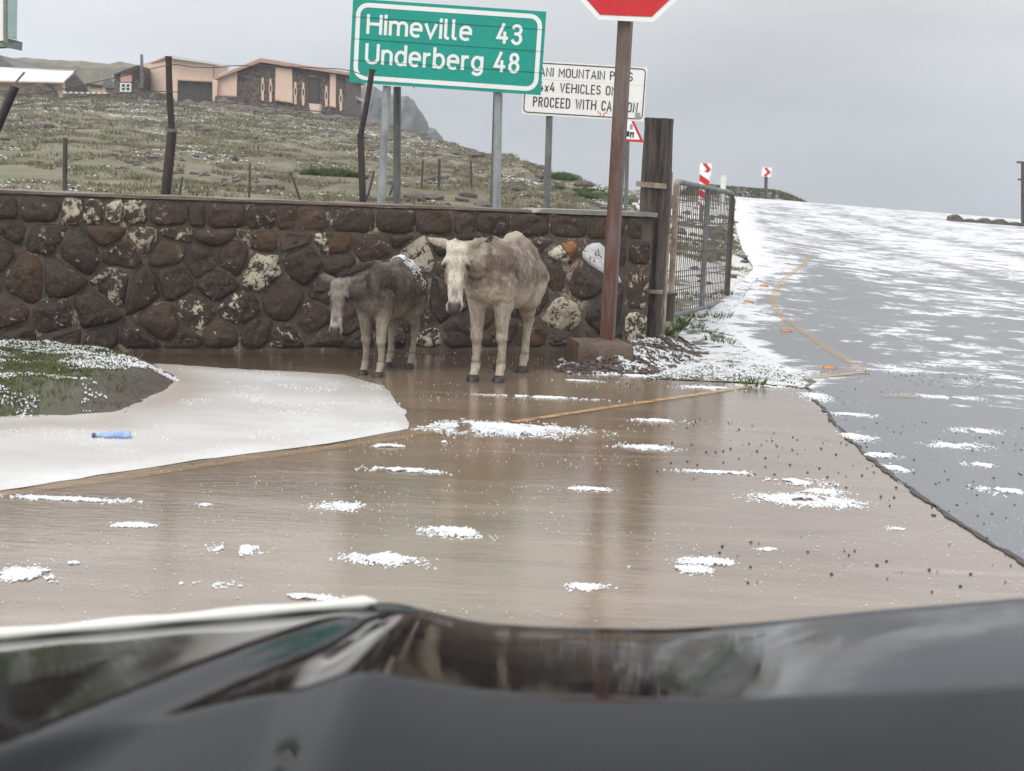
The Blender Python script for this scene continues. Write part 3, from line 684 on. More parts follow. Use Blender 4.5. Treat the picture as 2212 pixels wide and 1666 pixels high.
# cap: thin cement skim, pale slab at the right hand end
mb = MB(); ss = np.linspace(0, WLEN-1.25, 60)
A = [wp(a, WTOP+.005, .015+.01*vn(a*5, 1)) for a in ss]; B = [wp(a, WTOP+.028+.012*(vn(a*4, 7)-.5), .01+.01*vn(a*5, 3)) for a in ss]
C2 = [wp(a, WTOP+.03+.012*(vn(a*4, 9)-.5), -.42) for a in ss]; n = len(ss)
mb.add(A+B+C2, [(i, i+1, n+i+1, n+i) for i in range(n-1)]+[(n+i, n+i+1, 2*n+i+1, 2*n+i) for i in range(n-1)]); mb.out('cement_skim', M['cap'] if False else M['concrete'], wall)
mb = MB(); mb.prism([wp(WLEN-1.22, WTOP+.004, .03), wp(WLEN+.03, WTOP+.004, .03), wp(WLEN+.03, WTOP+.045, .03), wp(WLEN-1.15, WTOP+.04, .03)], (-WN[0]*.46, -WN[1]*.46, 0)); mb.out('coping_slab', M['cap'], wall)

# ---------------------------------------------------------------- lettering (stroke alphabet, rounded road-sign style)
def arc(cx, cy, rx, ry, a0, a1, n=12): return [(cx+rx*math.cos(math.radians(a0+(a1-a0)*i/n)), cy+ry*math.sin(math.radians(a0+(a1-a0)*i/n))) for i in range(n+1)]
def cap(w, ry=.27): return arc(w/2, 1-ry, w/2, ry, 0, 180)
x = .70
GL = {
 'H': (.58, [[(0, 0), (0, 1)], [(.58, 0), (.58, 1)], [(0, .52), (.58, .52)]]), 'i': (0, [[(0, 0), (0, x)], [(0, .90), (0, 1.03)]]),
 'm': (.74, [[(0, 0), (0, x)], arc(.185, .5, .185, .2, 180, 0)+[(.37, 0)], arc(.555, .5, .185, .2, 180, 0)+[(.74, 0)]]),
 'e': (.44, [[(.06, .37), (.40, .37)], [(.44, .33)]+arc(.22, .46, .22, .24, 0, 180)+arc(.22, .23, .22, .23, 180, 300)]),
 'v': (.46, [[(0, x), (.23, 0), (.46, x)]]), 'l': (.13, [[(0, 1.03), (0, .12)]+arc(.12, .12, .12, .12, 180, 270, 5)]), '4': (.52, [[(.30, 1.03), (0, .26), (.52, .26)], [(.38, .56), (.38, 0)]]),
 '3': (.46, [arc(.22, .76, .23, .24, 155, -80)+[(.14, .53)], arc(.22, .26, .24, .27, 80, -155)]),
 '8': (.48, [arc(.24, .77, .20, .23, 90, 450, 20), arc(.24, .27, .24, .27, 90, 450, 20)]),
 'U': (.54, [[(0, 1), (0, .26)]+arc(.27, .26, .27, .26, 180, 360)+[(.54, 1)]]), 'n': (.40, [[(0, 0), (0, x)], arc(.20, .48, .20, .22, 180, 0)+[(.40, 0)]]),
 'd': (.44, [[(.44, 0), (.44, 1.03)], arc(.22, .35, .22, .35, 50, 310, 18)]), 'r': (.24, [[(0, 0), (0, x)], arc(.2, .46, .2, .22, 180, 80, 6)]),
 'b': (.44, [[(0, 0), (0, 1.03)], arc(.22, .35, .22, .35, 130, -130, 18)]), 'g': (.44, [[(.44, x), (.44, -.02)]+arc(.22, -.03, .22, .22, 0, -140, 8)[1:], arc(.22, .36, .22, .34, 40, 320, 18)]),
 'S': (.44, [arc(.22, .76, .21, .24, 25, 270)+arc(.22, .27, .22, .25, 90, -155)]), 'A': (.52, [[(0, 0), (.26, 1), (.52, 0)], [(.09, .3), (.43, .3)]]),
 'N': (.50, [[(0, 0), (0, 1), (.50, 0), (.50, 1)]]), 'I': (0, [[(0, 0), (0, 1)]]), 'M': (.60, [[(0, 0), (0, 1), (.30, .35), (.60, 1), (.60, 0)]]),
 'O': (.48, [[(0, .5), (0, .74)]+arc(.24, .74, .24, .26, 180, 0)[1:]+arc(.24, .26, .24, .26, 0, -180)+[(0, .5)]]), 'T': (.48, [[(0, 1), (.48, 1)], [(.24, 1), (.24, 0)]]),
 'P': (.44, [[(0, 0), (0, 1), (.2, 1)]+arc(.2, .75, .24, .25, 90, -90)+[(0, .5)]]), 'V': (.50, [[(0, 1), (.25, 0), (.50, 1)]]), 'E': (.40, [[(.40, 1), (0, 1), (0, 0), (.40, 0)], [(0, .52), (.34, .52)]]),
 'C': (.44, [arc(.23, .75, .22, .25, 10, 180)+[(.01, .25)]+arc(.23, .25, .22, .25, 180, 350)]), 'L': (.38, [[(0, 1), (0, 0), (.38, 0)]]), 'Y': (.48, [[(0, 1), (.24, .48), (.48, 1)], [(.24, .48), (.24, 0)]]),
 'R': (.46, [[(0, 0), (0, 1), (.2, 1)]+arc(.2, .75, .24, .25, 90, -90)+[(0, .5)], [(.24, .5), (.46, 0)]]), 'D': (.48, [[(0, 0), (0, 1), (.2, 1)]+arc(.2, .72, .28, .28, 90, 0)+arc(.2, .28, .28, .28, 0, -90)+[(0, 0)]]),
 'W': (.74, [[(0, 1), (.19, 0), (.37, .85), (.55, 0), (.74, 1)]]), 'x': (.36, [[(0, 0), (.36, .62)], [(0, .62), (.36, 0)]]), ' ': (.22, [])}
def ribbon(pts, w):
    p = [np.array(pts[0], float)]
    for q in pts[1:]:
        if np.linalg.norm(np.array(q)-p[-1]) > .035*(1 if w < 1 else 30): p.append(np.array(q, float))
    L = []; R = []; closed = np.linalg.norm(p[0]-p[-1]) < 1e-6
    for i in range(len(p)):
        a = p[i-1] if i else (p[-2] if closed else None); b = p[i+1] if i < len(p)-1 else (p[1] if closed else None)
        t1 = (p[i]-a)/np.linalg.norm(p[i]-a) if a is not None else None; t2 = (b-p[i])/np.linalg.norm(b-p[i]) if b is not None else None
        if t1 is None: t1 = t2
        if t2 is None: t2 = t1
        n1 = np.array([-t1[1], t1[0]]); n2 = np.array([-t2[1], t2[0]]); m = n1+n2; m /= np.linalg.norm(m)+1e-9; k = min(1/max(np.dot(m, n1), .3), 2.2)
        c = p[i]
        if not closed and i == 0: c = c-t2*w*.35
        if not closed and i == len(p)-1: c = c+t1*w*.35
        L.append(c+m*w/2*k); R.append(c-m*w/2*k)
    return L, R
class Frame:
    def __init__(s, o, u, v):
        s.o = np.array(o); s.u = np.array(u)/np.linalg.norm(u); v = np.array(v)-np.dot(v, s.u)*s.u; s.v = v/np.linalg.norm(v); s.n = np.cross(s.u, s.v)
    def p(s, a, b, c=0): return s.o+s.u*a+s.v*b+s.n*c
def text(par, mat, fr, st, x0, y0, h, w=.13, gap=.20, xs=1.0, z=.004, width=None, sp=None):
    tw = sum(GL[c][0]*xs+gap for c in st)-gap
    if width: xs2 = (width/h-(len(st)-1)*gap)/sum(GL[c][0] for c in st); xs = xs2
    cx = 0; k = 0
    for c in st:
        g = GL[c]; mb = MB()
        for pl in g[1]:
            L, R = ribbon([(q[0]*xs, q[1]) for q in pl], w); n = len(L); k = (k+1) % 4
            mb.add([fr.p(x0+(cx+q[0])*h, y0+q[1]*h, z+.0006*k) for q in L+R], [(i, i+1, n+i+1, n+i) for i in range(n-1)])
        cx += g[0]*xs+gap
        if mb.v: mb.out('letter' if c.isalpha() else 'numeral', M[mat], par)
def rrect(x0, y0, x1, y1, r, n=6):
    o = []
    for cx, cy, a in ((x1-r, y1-r, 0), (x0+r, y1-r, 90), (x0+r, y0+r, 180), (x1-r, y0+r, 270)): o += arc(cx, cy, r, r, a, a+90, n)
    return o
def rring(mb, fr, x0, y0, x1, y1, r, w, z):
    a = rrect(x0, y0, x1, y1, r); b = rrect(x0+w, y0+w, x1-w, y1-w, max(r-w, .01)); n = len(a)
    mb.add([fr.p(q[0], q[1], z) for q in a+b], [(i, (i+1) % n, n+(i+1) % n, n+i) for i in range(n)])
def groundtop(q): return float(zg(q[0], q[1]))
def pole(mb, a, b, Y, r, dY=0, n=12, down=True, rb=None):
    A = P(a[0], a[1], Y+dY); B = P(b[0], b[1], Y); rb = rb or r
    if down:
        d = B-A; d /= abs(d[2]); gz = groundtop(B)-.25
        if B[2] > gz: B = B+d*(B[2]-gz)
    mb.tube([A, B], [r, rb], n); return A, B

# green direction sign
YS = 17.0; BL, BR, TL = P(754, 178, YS), P(1168, 206, YS), P(764, -3, YS); fr = Frame(BL, BR-BL, TL-BL); SW = float(np.linalg.norm(BR-BL)); SH = float(np.dot(TL-BL, fr.v))
if fr.n[1] > 0: fr.n = -fr.n
gs = empty('direction_sign', fr.p(SW/2, 0), 'large green road sign with white border reading Himeville 43 and Underberg 48', 'road sign')
ys = [0, .27, .525, .785, 1.0]
for i in range(4):
    mb = MB(); g = .002; mb.prism([fr.p(0, ys[i]*SH+g, .0), fr.p(SW, ys[i]*SH+g, .0), fr.p(SW, ys[i+1]*SH-(g if i < 3 else 0), .0), fr.p(0, ys[i+1]*SH-(g if i < 3 else 0), .0)], -fr.n*.03); mb.out('panel', M['green'], gs)
mb = MB(); mb.prism([fr.p(.03, .03, -.018), fr.p(SW-.03, .03, -.018), fr.p(SW-.03, SH-.03, -.018), fr.p(.03, SH-.03, -.018)], -fr.n*.02); mb.out('backing_frame', M['black'], gs)
px = SW/414.
mb = MB(); rring(mb, fr, 8*px, 7*px, SW-7*px, SH-7*px, 26*px, 9.5*px, .004); mb.out('border', M['white'], gs)
for st, xa, yb, h, wd in (('Himeville', 32, 106, 37, 226), ('43', 311, 105, 37, 55), ('Underberg', 32, 44, 38, 254), ('48', 309, 45, 37, 55)):
    text(gs, 'white', fr, st, (xa+3)*px, yb*px, h*px, .175, .28 if len(st) > 2 else .33, 1, .004, (wd-6)*px)
mb = MB()
for i in range(1, 4): mb.prism([fr.p(0, ys[i]*SH-.0035, .0055), fr.p(SW, ys[i]*SH-.0035, .0055), fr.p(SW, ys[i]*SH+.0005, .0055), fr.p(0, ys[i]*SH+.0005, .0055)], fr.n*.001)
mb.out('panel_seam', M['black'], gs)
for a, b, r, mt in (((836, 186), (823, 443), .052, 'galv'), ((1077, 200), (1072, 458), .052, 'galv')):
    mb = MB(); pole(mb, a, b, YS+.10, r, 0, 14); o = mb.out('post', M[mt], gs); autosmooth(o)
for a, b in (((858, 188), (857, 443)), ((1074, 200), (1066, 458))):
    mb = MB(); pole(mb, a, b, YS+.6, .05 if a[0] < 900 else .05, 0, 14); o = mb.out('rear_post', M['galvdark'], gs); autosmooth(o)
for a in (140, 330): mb = MB(); mb.tube([fr.p(a*px, -.012, -.02), fr.p(a*px, -.012, .012)], .012, 8); mb.out('bolt', M['galv'], gs)
# white mountain pass sign
YW = 22.0; BL, BR, TL = P(1127, 247, YW), P(1390, 263, YW), P(1134, 130, YW); fr = Frame(BL, BR-BL, TL-BL); SW = float(np.linalg.norm(BR-BL)); SH = float(np.dot(TL-BL, fr.v)); px = SW/264.
if fr.n[1] > 0: fr.n = -fr.n
ws = empty('warning_board', fr.p(SW/2, 0), 'white board with black mountain pass lettering, partly hidden behind the green sign', 'road sign')
mb = MB()
for i in range(3):
    mb = MB(); g = .0012; mb.prism([fr.p(0, SH*i/3+g), fr.p(SW, SH*i/3+g), fr.p(SW, SH*(i+1)/3-g*(i < 2)), fr.p(0, SH*(i+1)/3-g*(i < 2))], -fr.n*.03); mb.out('panel', M['white2'], ws)
mb = MB(); mb.prism([fr.p(.02, .02, -.018), fr.p(SW-.02, .02, -.018), fr.p(SW-.02, SH-.02, -.018), fr.p(.02, SH-.02, -.018)], -fr.n*.02); mb.out('backing_frame', M['greenmetal'], ws)
mb = MB(); rring(mb, fr, 2.5*px, 4*px, SW-2.5*px, SH-3*px, 9*px, 2.2*px, .004); mb.out('border', M['black'], ws)
for st, xa, yb, h, wd in (('SANI MOUNTAIN PASS', 22, 84, 17, 211), ('4x4 VEHICLES ONLY', 34, 52, 18, 190), ('PROCEED WITH CAUTION', 24, 19, 19, 224)):
    text(ws, 'black', fr, st, xa*px, yb*px, h*px, .135, .27, 1, .004, wd*px)
mb = MB()
for pl in ([(163, 17), (166, 13), (170, 12), (170, 7), (173, 4), (177, 7), (177, 12), (181, 13), (184, 17)],):
    L, R = ribbon(pl, 1.3); n = len(L); mb.add([fr.p(q[0]*px, q[1]*px, .007) for q in L+R], [(i, i+1, n+i+1, n+i) for i in range(n-1)])
mb.out('horned_head_sticker', M['red'], ws)
mb = MB(); mb.prism([fr.p(245*px, 5*px, .005), fr.p(256*px, 5*px, .005), fr.p(256*px, 18*px, .005), fr.p(245*px, 18*px, .005)], fr.n*.001); mb.out('grey_sticker', M['greyprint'], ws)
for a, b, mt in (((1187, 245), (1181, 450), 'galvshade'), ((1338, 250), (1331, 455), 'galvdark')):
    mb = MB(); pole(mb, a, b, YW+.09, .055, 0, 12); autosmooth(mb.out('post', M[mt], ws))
# triangular warning sign
YT = 30.; A, B, Cc = P(1323, 304, YT), P(1391, 308, YT), P(1360, 238, YT); fr = Frame(A, B-A, Cc-A); w = float(np.linalg.norm(B-A)); h = w*.9
if fr.n[1] > 0: fr.n = -fr.n
ts = empty('warning_triangle', fr.p(w/2, 0), 'red bordered triangular warning sign partly hidden behind the rusty stop sign post', 'road sign')
MB().prism([fr.p(0, 0), fr.p(w, 0), fr.p(w/2, h)], -fr.n*.02).out('sign_plate', M['red'], ts)
MB().prism([fr.p(w*.13, h*.085, .004), fr.p(w*.87, h*.085, .004), fr.p(w/2, h*.82, .004)], fr.n*.001).out('white_field', M['white'], ts)
mb = MB(); mb.prism([fr.p(w*.30, h*.17, .007), fr.p(w*.52, h*.17, .007), fr.p(w*.52, h*.36, .007), fr.p(w*.30, h*.36, .007)], fr.n*.001)
for q in (.54, .62): mb.prism([fr.p(w*q, h*.14, .007), fr.p(w*(q+.045), h*.14, .007), fr.p(w*(q+.045), h*.34, .007), fr.p(w*q, h*.34, .007)], fr.n*.001)
mb.prism([fr.p(w*.54, h*.26, .0085), fr.p(w*.66, h*.26, .0085), fr.p(w*.66, h*.32, .0085), fr.p(w*.54, h*.32, .0085)], fr.n*.001)
mb.out('black_symbol', M['black'], ts)
MB().prism([fr.p(w*.52, h*.42, .006), fr.p(w*.61, h*.42, .006), fr.p(w*.61, h*.60, .006), fr.p(w*.52, h*.60, .006)], fr.n*.001).out('grey_sticker', M['greyprint'], ts)
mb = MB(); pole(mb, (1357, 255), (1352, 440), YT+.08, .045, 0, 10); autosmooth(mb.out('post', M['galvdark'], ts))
# stop sign
YO = 11.55; A, B = P(1291, 43, YO), P(1411, 48, YO); up = P(1350, -200, YO)-P(1335, 45, YO); fr = Frame(A, B-A, up)
if fr.n[1] > 0: fr.n = -fr.n
sd_ = float(np.linalg.norm(B-A)); Wd = sd_*(1+math.sqrt(2)); cx, cy = sd_/2, Wd/2
ss_ = empty('stop_sign', P(1312, 730, 11.66), 'red octagonal stop sign on a rust streaked post, cut by the top of the photo', 'road sign')
def octo(r): return [(cx+r*math.cos(math.radians(22.5+45*i)), cy+r*math.sin(math.radians(22.5+45*i))) for i in range(8)]
R0 = Wd/2/math.cos(math.radians(22.5))
MB().prism([fr.p(a, b) for a, b in octo(R0)], -fr.n*.012).out('sign_plate', M['white'], ss_)
MB().prism([fr.p(a, b, .003) for a, b in octo(R0*.925)], fr.n*.002).out('red_field', M['red'], ss_)
text(ss_, 'white', fr, 'STOP', cx-.40, cy-.17, .34, .17, .22, 1, .008, .80)
A, B = P(1352, 30, 11.66), P(1312, 732, 11.66); d = (A-B)/np.linalg.norm(A-B); ux = np.cross(d, [0, 1, 0]); ux /= np.linalg.norm(ux); uy = np.cross(ux, d)
mb = MB(); ca, sa = math.cos(.35), math.sin(.35); e1 = (ux*ca+uy*sa)*.056; e2 = (-ux*sa+uy*ca)*.035; off = (A+d*.9)-B
def chan(w0, w1, d0, d1): return [B+e1*w0+e2*d0, B+e1*w1+e2*d0, B+e1*w1+e2*d1, B+e1*w0+e2*d1]
mb.prism(chan(-.92, .92, -1, 1), off); o = mb.out('post', M['rustpost'], ss_)
mb = MB(); mb.prism([q+(0.002 if 0 else 0) for q in chan(-1.02, -.80, -1.12, 1.1)], off); mb.prism(chan(.80, 1.02, -1.12, 1.1), off); mb.out('post_flange', M['rustpost'], ss_)
# concrete foot of the stop sign
a = np.array(g2(1247, 797)); b = np.array(g2(1366, 800)); u = (b-a)/np.linalg.norm(b-a); nrm = np.array([-u[1], u[0]])
v = []; 
L = float(np.linalg.norm(b-a)); nxn, nyn, nzn = 9, 8, 4
mb = MB()
def blk(s, t, z):
    k = .012*(fbm(s*9, t*9, z*9, 3, 3)-.5); q = a+u*(s*L*(1+k)+k*.5)+nrm*(t*.5+k); return (q[0], q[1], z+k*1.5)
rings = []
for z in (-.05, .02, .10, .17, .215): 
    ins = 0 if z < .2 else .03
    rings.append([blk(ins+(1-2*ins)*i/8, ins, z) for i in range(8)]+[blk(1-ins, ins+(1-2*ins)*i/5, z) for i in range(5)]+[blk(1-ins-(1-2*ins)*i/8, 1-ins, z) for i in range(8)]+[blk(ins, 1-ins-(1-2*ins)*i/5, z) for i in range(5)])
rings.append([tuple(np.array(q)*[1, 1, 1]) for q in [blk(.5, .5, .235)]*1]); n = 26
vv = [q for r in rings[:-1] for q in r]+[rings[-1][0]]
ff = [(k*n+i, k*n+(i+1) % n, (k+1)*n+(i+1) % n, (k+1)*n+i) for k in range(4) for i in range(n)]+[(4*n+i, 4*n+(i+1) % n, 5*n) for i in range(n)]
autosmooth(mb.add(vv, ff).out('concrete_foot', M['concrete'], ss_), 50)

# ---------------------------------------------------------------- gate post, hinge bar, gate leaf
Yg = 13.15
gp = empty('gate_post', P(1400, 722, Yg), 'thick split weathered timber gate post at the end of the stone wall', 'post')
mb = MB(); A = P(1424, 257, Yg); B = P(1400, 722, Yg); B = B+(B-A)*.06; n = 28; rows = 24; v = []
for j in range(rows+1):
    t = j/rows; c = A+(B-A)*t; r = (.133+.012*math.sin(t*5))*(1 if t < .5 else 1-.06*(t-.5))*(1+.05*(t < .03))
    for k in range(n):
        g = 2*math.pi*k/n; w = 1+.05*(vn(math.cos(g)*2+5, math.sin(g)*2, t*2, 4)-.5)*2
        if abs(g-4.55-.2*math.sin(t*4)) < .14: w -= .20*(1-.6*abs(t-.4))
        if abs(g-5.25) < .12: w -= .07
        if abs(g-3.9) < .12: w -= .05
        v.append(c+np.array([math.cos(g)*r*w, math.sin(g)*r*w, (.02*(vn(k*.7, 3)-.5) if j == 0 else 0)]))
f = [(j*n+k, j*n+(k+1) % n, (j+1)*n+(k+1) % n, (j+1)*n+k) for j in range(rows) for k in range(n)]+[tuple(range(n-1, -1, -1))]
mb.add(v, f); autosmooth(mb.out('trunk', M['wood'], gp), 50)
for (a, b, c, d) in (((1374, 397), (1440, 403), 11, 'palerust'), ((1390, 630), (1432, 631), 8, 'palerust')):
    mb = MB(); A = P(a[0], a[1], Yg-.155); B = P(b[0], b[1], Yg-.15); h = c/2900*Yg/2; 
    mb.prism([A+[0, 0, -h], B+[0, 0, -h], B+[0, 0, h], A+[0, 0, h]], (0, .035 if c > 10 else .03, 0)); mb.out('strap', M[d], gp)
hb = empty('hinge_bar', P(1432, 720, 13.35), 'slim rust stained upright bar between the timber post and the wire gate', 'post')
mb = MB(); mb.tube([P(1448, 372, 13.3), P(1441, 520, 13.3), P(1431, 725, 13.3)], .026, 4); mb.out('upright', M['palerust'], hb)
for c_, d_ in ((P(1452, 437, 13.3), (.07, .04, .13)), (P(1443, 500, 13.3)+[.02, 0, 0], (.05, .04, .05)), (P(1428, 668, 13.27), (.03, .04, .10))): mb = MB(); mb.box(c_, d_); mb.out('hinge_lug', M['palerust'], hb)
G0, G1, G2, G3 = P(1462, 392, 13.6), P(1447, 688, 13.6), P(1583, 418, 17.0), P(1569, 655, 17.0)
gt = empty('wire_gate', G1, 'open steel gate leaf with vertical wire mesh swung back beside the snowy verge', 'gate')
def gpt(t, s): return (G0*(1-t)+G2*t)*(1-s)+(G1*(1-t)+G3*t)*s       # t along, s from top to bottom
mb = MB(); mb.tube([gpt(0, 1.02), gpt(0, .5), gpt(0, .035)]+[gpt(.006, .012), gpt(.022, 0)], .032, 10); autosmooth(mb.out('hinge_stile', M['palerust'], gt), 60)
mb = MB(); mb.tube([gpt(.022, 0), gpt(.5, 0), gpt(.955, 0), gpt(.985, .012), gpt(1, .045)], .028, 10); autosmooth(mb.out('top_rail', M['galvshade'], gt), 60)
mb = MB(); mb.tube([gpt(1, .045), gpt(1, .5), gpt(1, .985)], .036, 10); autosmooth(mb.out('latch_stile', M['darksteel'], gt), 60)
mb = MB(); mb.tube([gpt(0, .985), gpt(.5, .985), gpt(1, .985)], .026, 10); autosmooth(mb.out('bottom_rail', M['galvshade'], gt), 60)
mb = MB(); mb.tube([gpt(.5, .01), gpt(.5, .97)], .030, 10); autosmooth(mb.out('middle_stile', M['galvshade'], gt), 60)
for k in range(1, 32):
    if k == 16: continue
    t = k/32; mb = MB(); j = .003*math.sin(k*2.7); mb.tube([gpt(t+j, .01), gpt(t, .98)], .0055, 5); mb.out('vertical_rod', M['wire'], gt)
for k, s in enumerate((.10, .29, .31, .50, .66, .70, .80, .88, .94)):
    mb = MB(); mb.tube([gpt(.01, s), gpt(.5, s+.004*math.sin(k*3)), gpt(.99, s)], .006, 5); mb.out('cross_wire', M['wire'], gt)
mb = MB(); mb.tube([P(1450, 632, 13.52), P(1446, 694, 13.52)], .043, 10); mb.tube([P(1432, 636, 13.45), P(1462, 636, 13.5)], .016, 8); autosmooth(mb.out('hinge_sleeve', M['darksteel'], gt), 50)

# ---------------------------------------------------------------- marker boards on the crest
def board(name, label, cat, quad, Y, marks, posts, group=None, base='white'):
    BL, BR, TL = [P(a, b, Y) for a, b in quad]; f = Frame(BL, BR-BL, TL-BL)
    if f.n[1] > 0: f.n = -f.n
    w = float(np.linalg.norm(BR-BL)); h = float(np.dot(TL-BL, f.v)); r = empty(name, BL, label, cat, group)
    MB().prism([f.p(0, 0), f.p(w, 0), f.p(w, h), f.p(0, h)], -f.n*.03).out('plate', M[base], r)
    for nm, polys in marks.items():
        mb = MB()
        for i, pl in enumerate(polys): mb.prism([f.p(a*w, b*h, .01+.003*i) for a, b in pl], f.n*.002)
        mb.out(nm, M['red'], r)
    for (a, b, rad, mt) in posts: mb = MB(); pole(mb, a, b, Y+.06, rad, 0, 8); autosmooth(mb.out('post', M[mt], r))
    return r
board('chevron_sign', 'small square white sign with red chevron standing behind the striped marker at the gate', 'road sign', [(1511, 378), (1536, 379), (1513, 353)], 40,
      {'chevron': [[(.2, 1), (.55, 1), (.95, .5), (.6, .5)], [(.6, .5), (.95, .5), (.55, 0), (.2, 0)]]}, [((1524, 378), (1522, 440), .05, 'galvdark')])
board('hazard_marker', 'tall narrow white marker plate with red diagonal bands behind the wire gate', 'road sign', [(1507, 443), (1529, 444), (1510, 372)], 34,
      {'red_band': [[(0, .94), (0, .74), (1, .55), (1, .75)], [(0, .50), (0, .30), (1, .12), (1, .32)], [(0, .14), (0, 0), (.5, 0)]]}, [((1516, 440), (1514, 470), .05, 'galvdark')])
board('chevron_sign', 'lone white sign with red arrow chevron on the grassy mound at the road crest', 'road sign', [(1645, 381), (1665, 383), (1647, 361)], 60,
      {'chevron': [[(.15, .95), (.5, .95), (.95, .5), (.55, .5)], [(.55, .5), (.95, .5), (.5, .05), (.15, .05)]]}, [((1655, 382), (1654, 416), .075, 'darksteel')])
mb = MB(); q = P(1562, 380, 38); mk = empty('marker_post', P(1561, 440, 38), 'short plain white marker post right of the striped marker plate', 'marker post')
mb = MB(); pole(mb, (1563, 381), (1561, 440), 38, .075, 0, 8); autosmooth(mb.out('shaft', M['pipewhite'], mk)); mb = MB(); mb.tube([P(1563, 379, 38), P(1563, 381.5, 38)], .085, 8); mb.out('cap', M['pipewhite'], mk)
# far right pole on the verge and low kerb wall
rp = empty('utility_pole', P(2212, 480, 47), 'thin dark pole with brackets at the far right edge of the photo', 'pole')
mb = MB(); pole(mb, (2211, 350), (2211, 478), 47, .09, 0, 8); autosmooth(mb.out('shaft', M['darksteel'], rp))
mb = MB(); mb.box(P(2208, 351, 47), (.35, .1, .07)); mb.box(P(2206, 388, 47), (.22, .1, .06)); mb.out('bracket', M['darksteel'], rp)
kb = empty('stone_kerb', P(2100, 466, 46), 'low dark stone kerb bounding the hail covered road at far right', 'kerb')
xs = np.linspace(14.6, 26, 24)
for i, (a, b) in enumerate(zip(xs[:-1], xs[1:])):
    mb = MB(); y = 46-.10*(a-14.6); z = zroad(a, y); hh = .10+.12*vn(i*1.3, 2); g = .02
    mb.prism([(a+g, y, z-.1), (b-g, y-.05, z-.1), (b-g-.05, y-.05, z+hh*.6), ((a+b)/2, y, z+hh*1.15), (a+g+.04, y, z+hh*.75)], (0, .5, 0)); mb.out('kerb_stone', M['rock'], kb)

# ---------------------------------------------------------------- fence poles and stakes
def stake(label, pts, Y, r, mat='stick', group=None, name='fence_stake', cat='fence post'):
    q = [P(a, b, Y) for a, b in pts]; d = q[-1]-q[-2]; d /= abs(d[2]); gz = groundtop(q[-1])-.2
    if q[-1][2] > gz: q.append(q[-1]+d*(q[-1][2]-gz))
    b0 = q[-1]; mb = MB(); rr = [r*(1+.05*((i*37) % 3-1)) for i in range(len(q))]
    c = q[0]; mb.tube(q, rr, 9)
    o = mb.out(name, M[mat]); off = Vector(tuple(b0))
    o.data.transform(Matrix.Translation(-off)); o.location = off
    autosmooth(o); return tag(o, label, cat, group)
fp = empty('fence_pole', P(365, 418, 13.3), 'tall dark fence pole spliced from thin upper and thick lower piece before the garage', 'fence post')
mb = MB(); mb.tube([P(364, 123, 13.3), P(366, 200, 13.3), P(371, 280, 13.3)], [.030, .033, .034], 12); mb.tube([P(364, 122, 13.3), P(364, 126, 13.3)], .034, 12); autosmooth(mb.out('upper_pole', M['darkpost'], fp))
mb = MB(); A = P(372, 281, 13.3); B = P(358, 418, 13.3); mb.tube([A, A*.5+B*.5, B, B+(B-A)*1.7], [.047, .049, .05, .052], 12); autosmooth(mb.out('lower_pole', M['darkpost'], fp))
mb = MB(); mb.tube([P(372, 279, 13.3), P(372, 286, 13.3)], .052, 12); autosmooth(mb.out('collar', M['galvshade'], fp))
fp = empty('fence_pole', P(783, 440, 13.4), 'dark fence pole kinked halfway up, standing in front of the green sign', 'fence post')
mb = MB(); mb.tube([P(804, 152, 13.4), P(793, 220, 13.4), P(779, 292, 13.4)], [.027, .028, .030], 12); mb.tube([P(804.5, 150, 13.4), P(804, 155, 13.4)], .033, 12); autosmooth(mb.out('upper_pole', M['darkpost'], fp))
mb = MB(); A = P(779, 290, 13.4); B = P(784, 440, 13.4); mb.tube([A, A*.5+B*.5, B, B+(B-A)*1.5], [.034, .034, .035, .036], 12); autosmooth(mb.out('lower_pole', M['darkpost'], fp))
fp = empty('fence_pole', P(-70, 430, 12.9), 'dark fence pole leaning hard to the right at the left edge of the photo', 'fence post')
A = P(33, 186, 12.9); B = P(0, 262, 12.9); mb = MB(); mb.tube([A, B, B+(B-A)*1.2, B+(B-A)*4.2], [.042, .042, .043, .045], 12); autosmooth(mb.out('pole', M['darkpost'], fp))
mb = MB(); mb.tube([P(32, 180, 12.85), P(53, 156, 12.85)], .011, 6); mb.out('bent_bracket', M['galv'], fp)
for a in [('stout grey stake above the wall, left of the spliced pole', [(141, 298), (140, 408)], 15.5, .028), ('slim dark stake leaning beside the foot of the spliced pole', [(394, 382), (388, 418)], 16, .013),
          ('dark stake with a clod on top in the lower meadow, left of centre', [(540, 352), (539, 405), (538, 428)], 22, .018), ('thin stake leaning left in the meadow below the stone lodge', [(627, 372), (636, 395), (646, 425)], 22, .02),
          ('thin stake leaning right just beside the kinked pole', [(808, 370), (797, 415), (790, 435)], 24, .02), ('thin stake on the right slope, leftmost of three in a row', [(914, 345), (911, 398)], 30, .022),
          ('darkest and thickest of three stakes on the right slope', [(949, 344), (948, 404)], 30, .034), ('thin stake on the right slope, rightmost of three in a row', [(1017, 347), (1018, 392)], 30, .024),
          ('short grey stake between the signs on the right slope', [(1102, 390), (1101, 404)], 34, .02), ('short slanted stake half hidden behind the dull green rear post', [(864, 360), (855, 385)], 26, .022)]:
    stake(*a, group='stakes on the grassy slope')
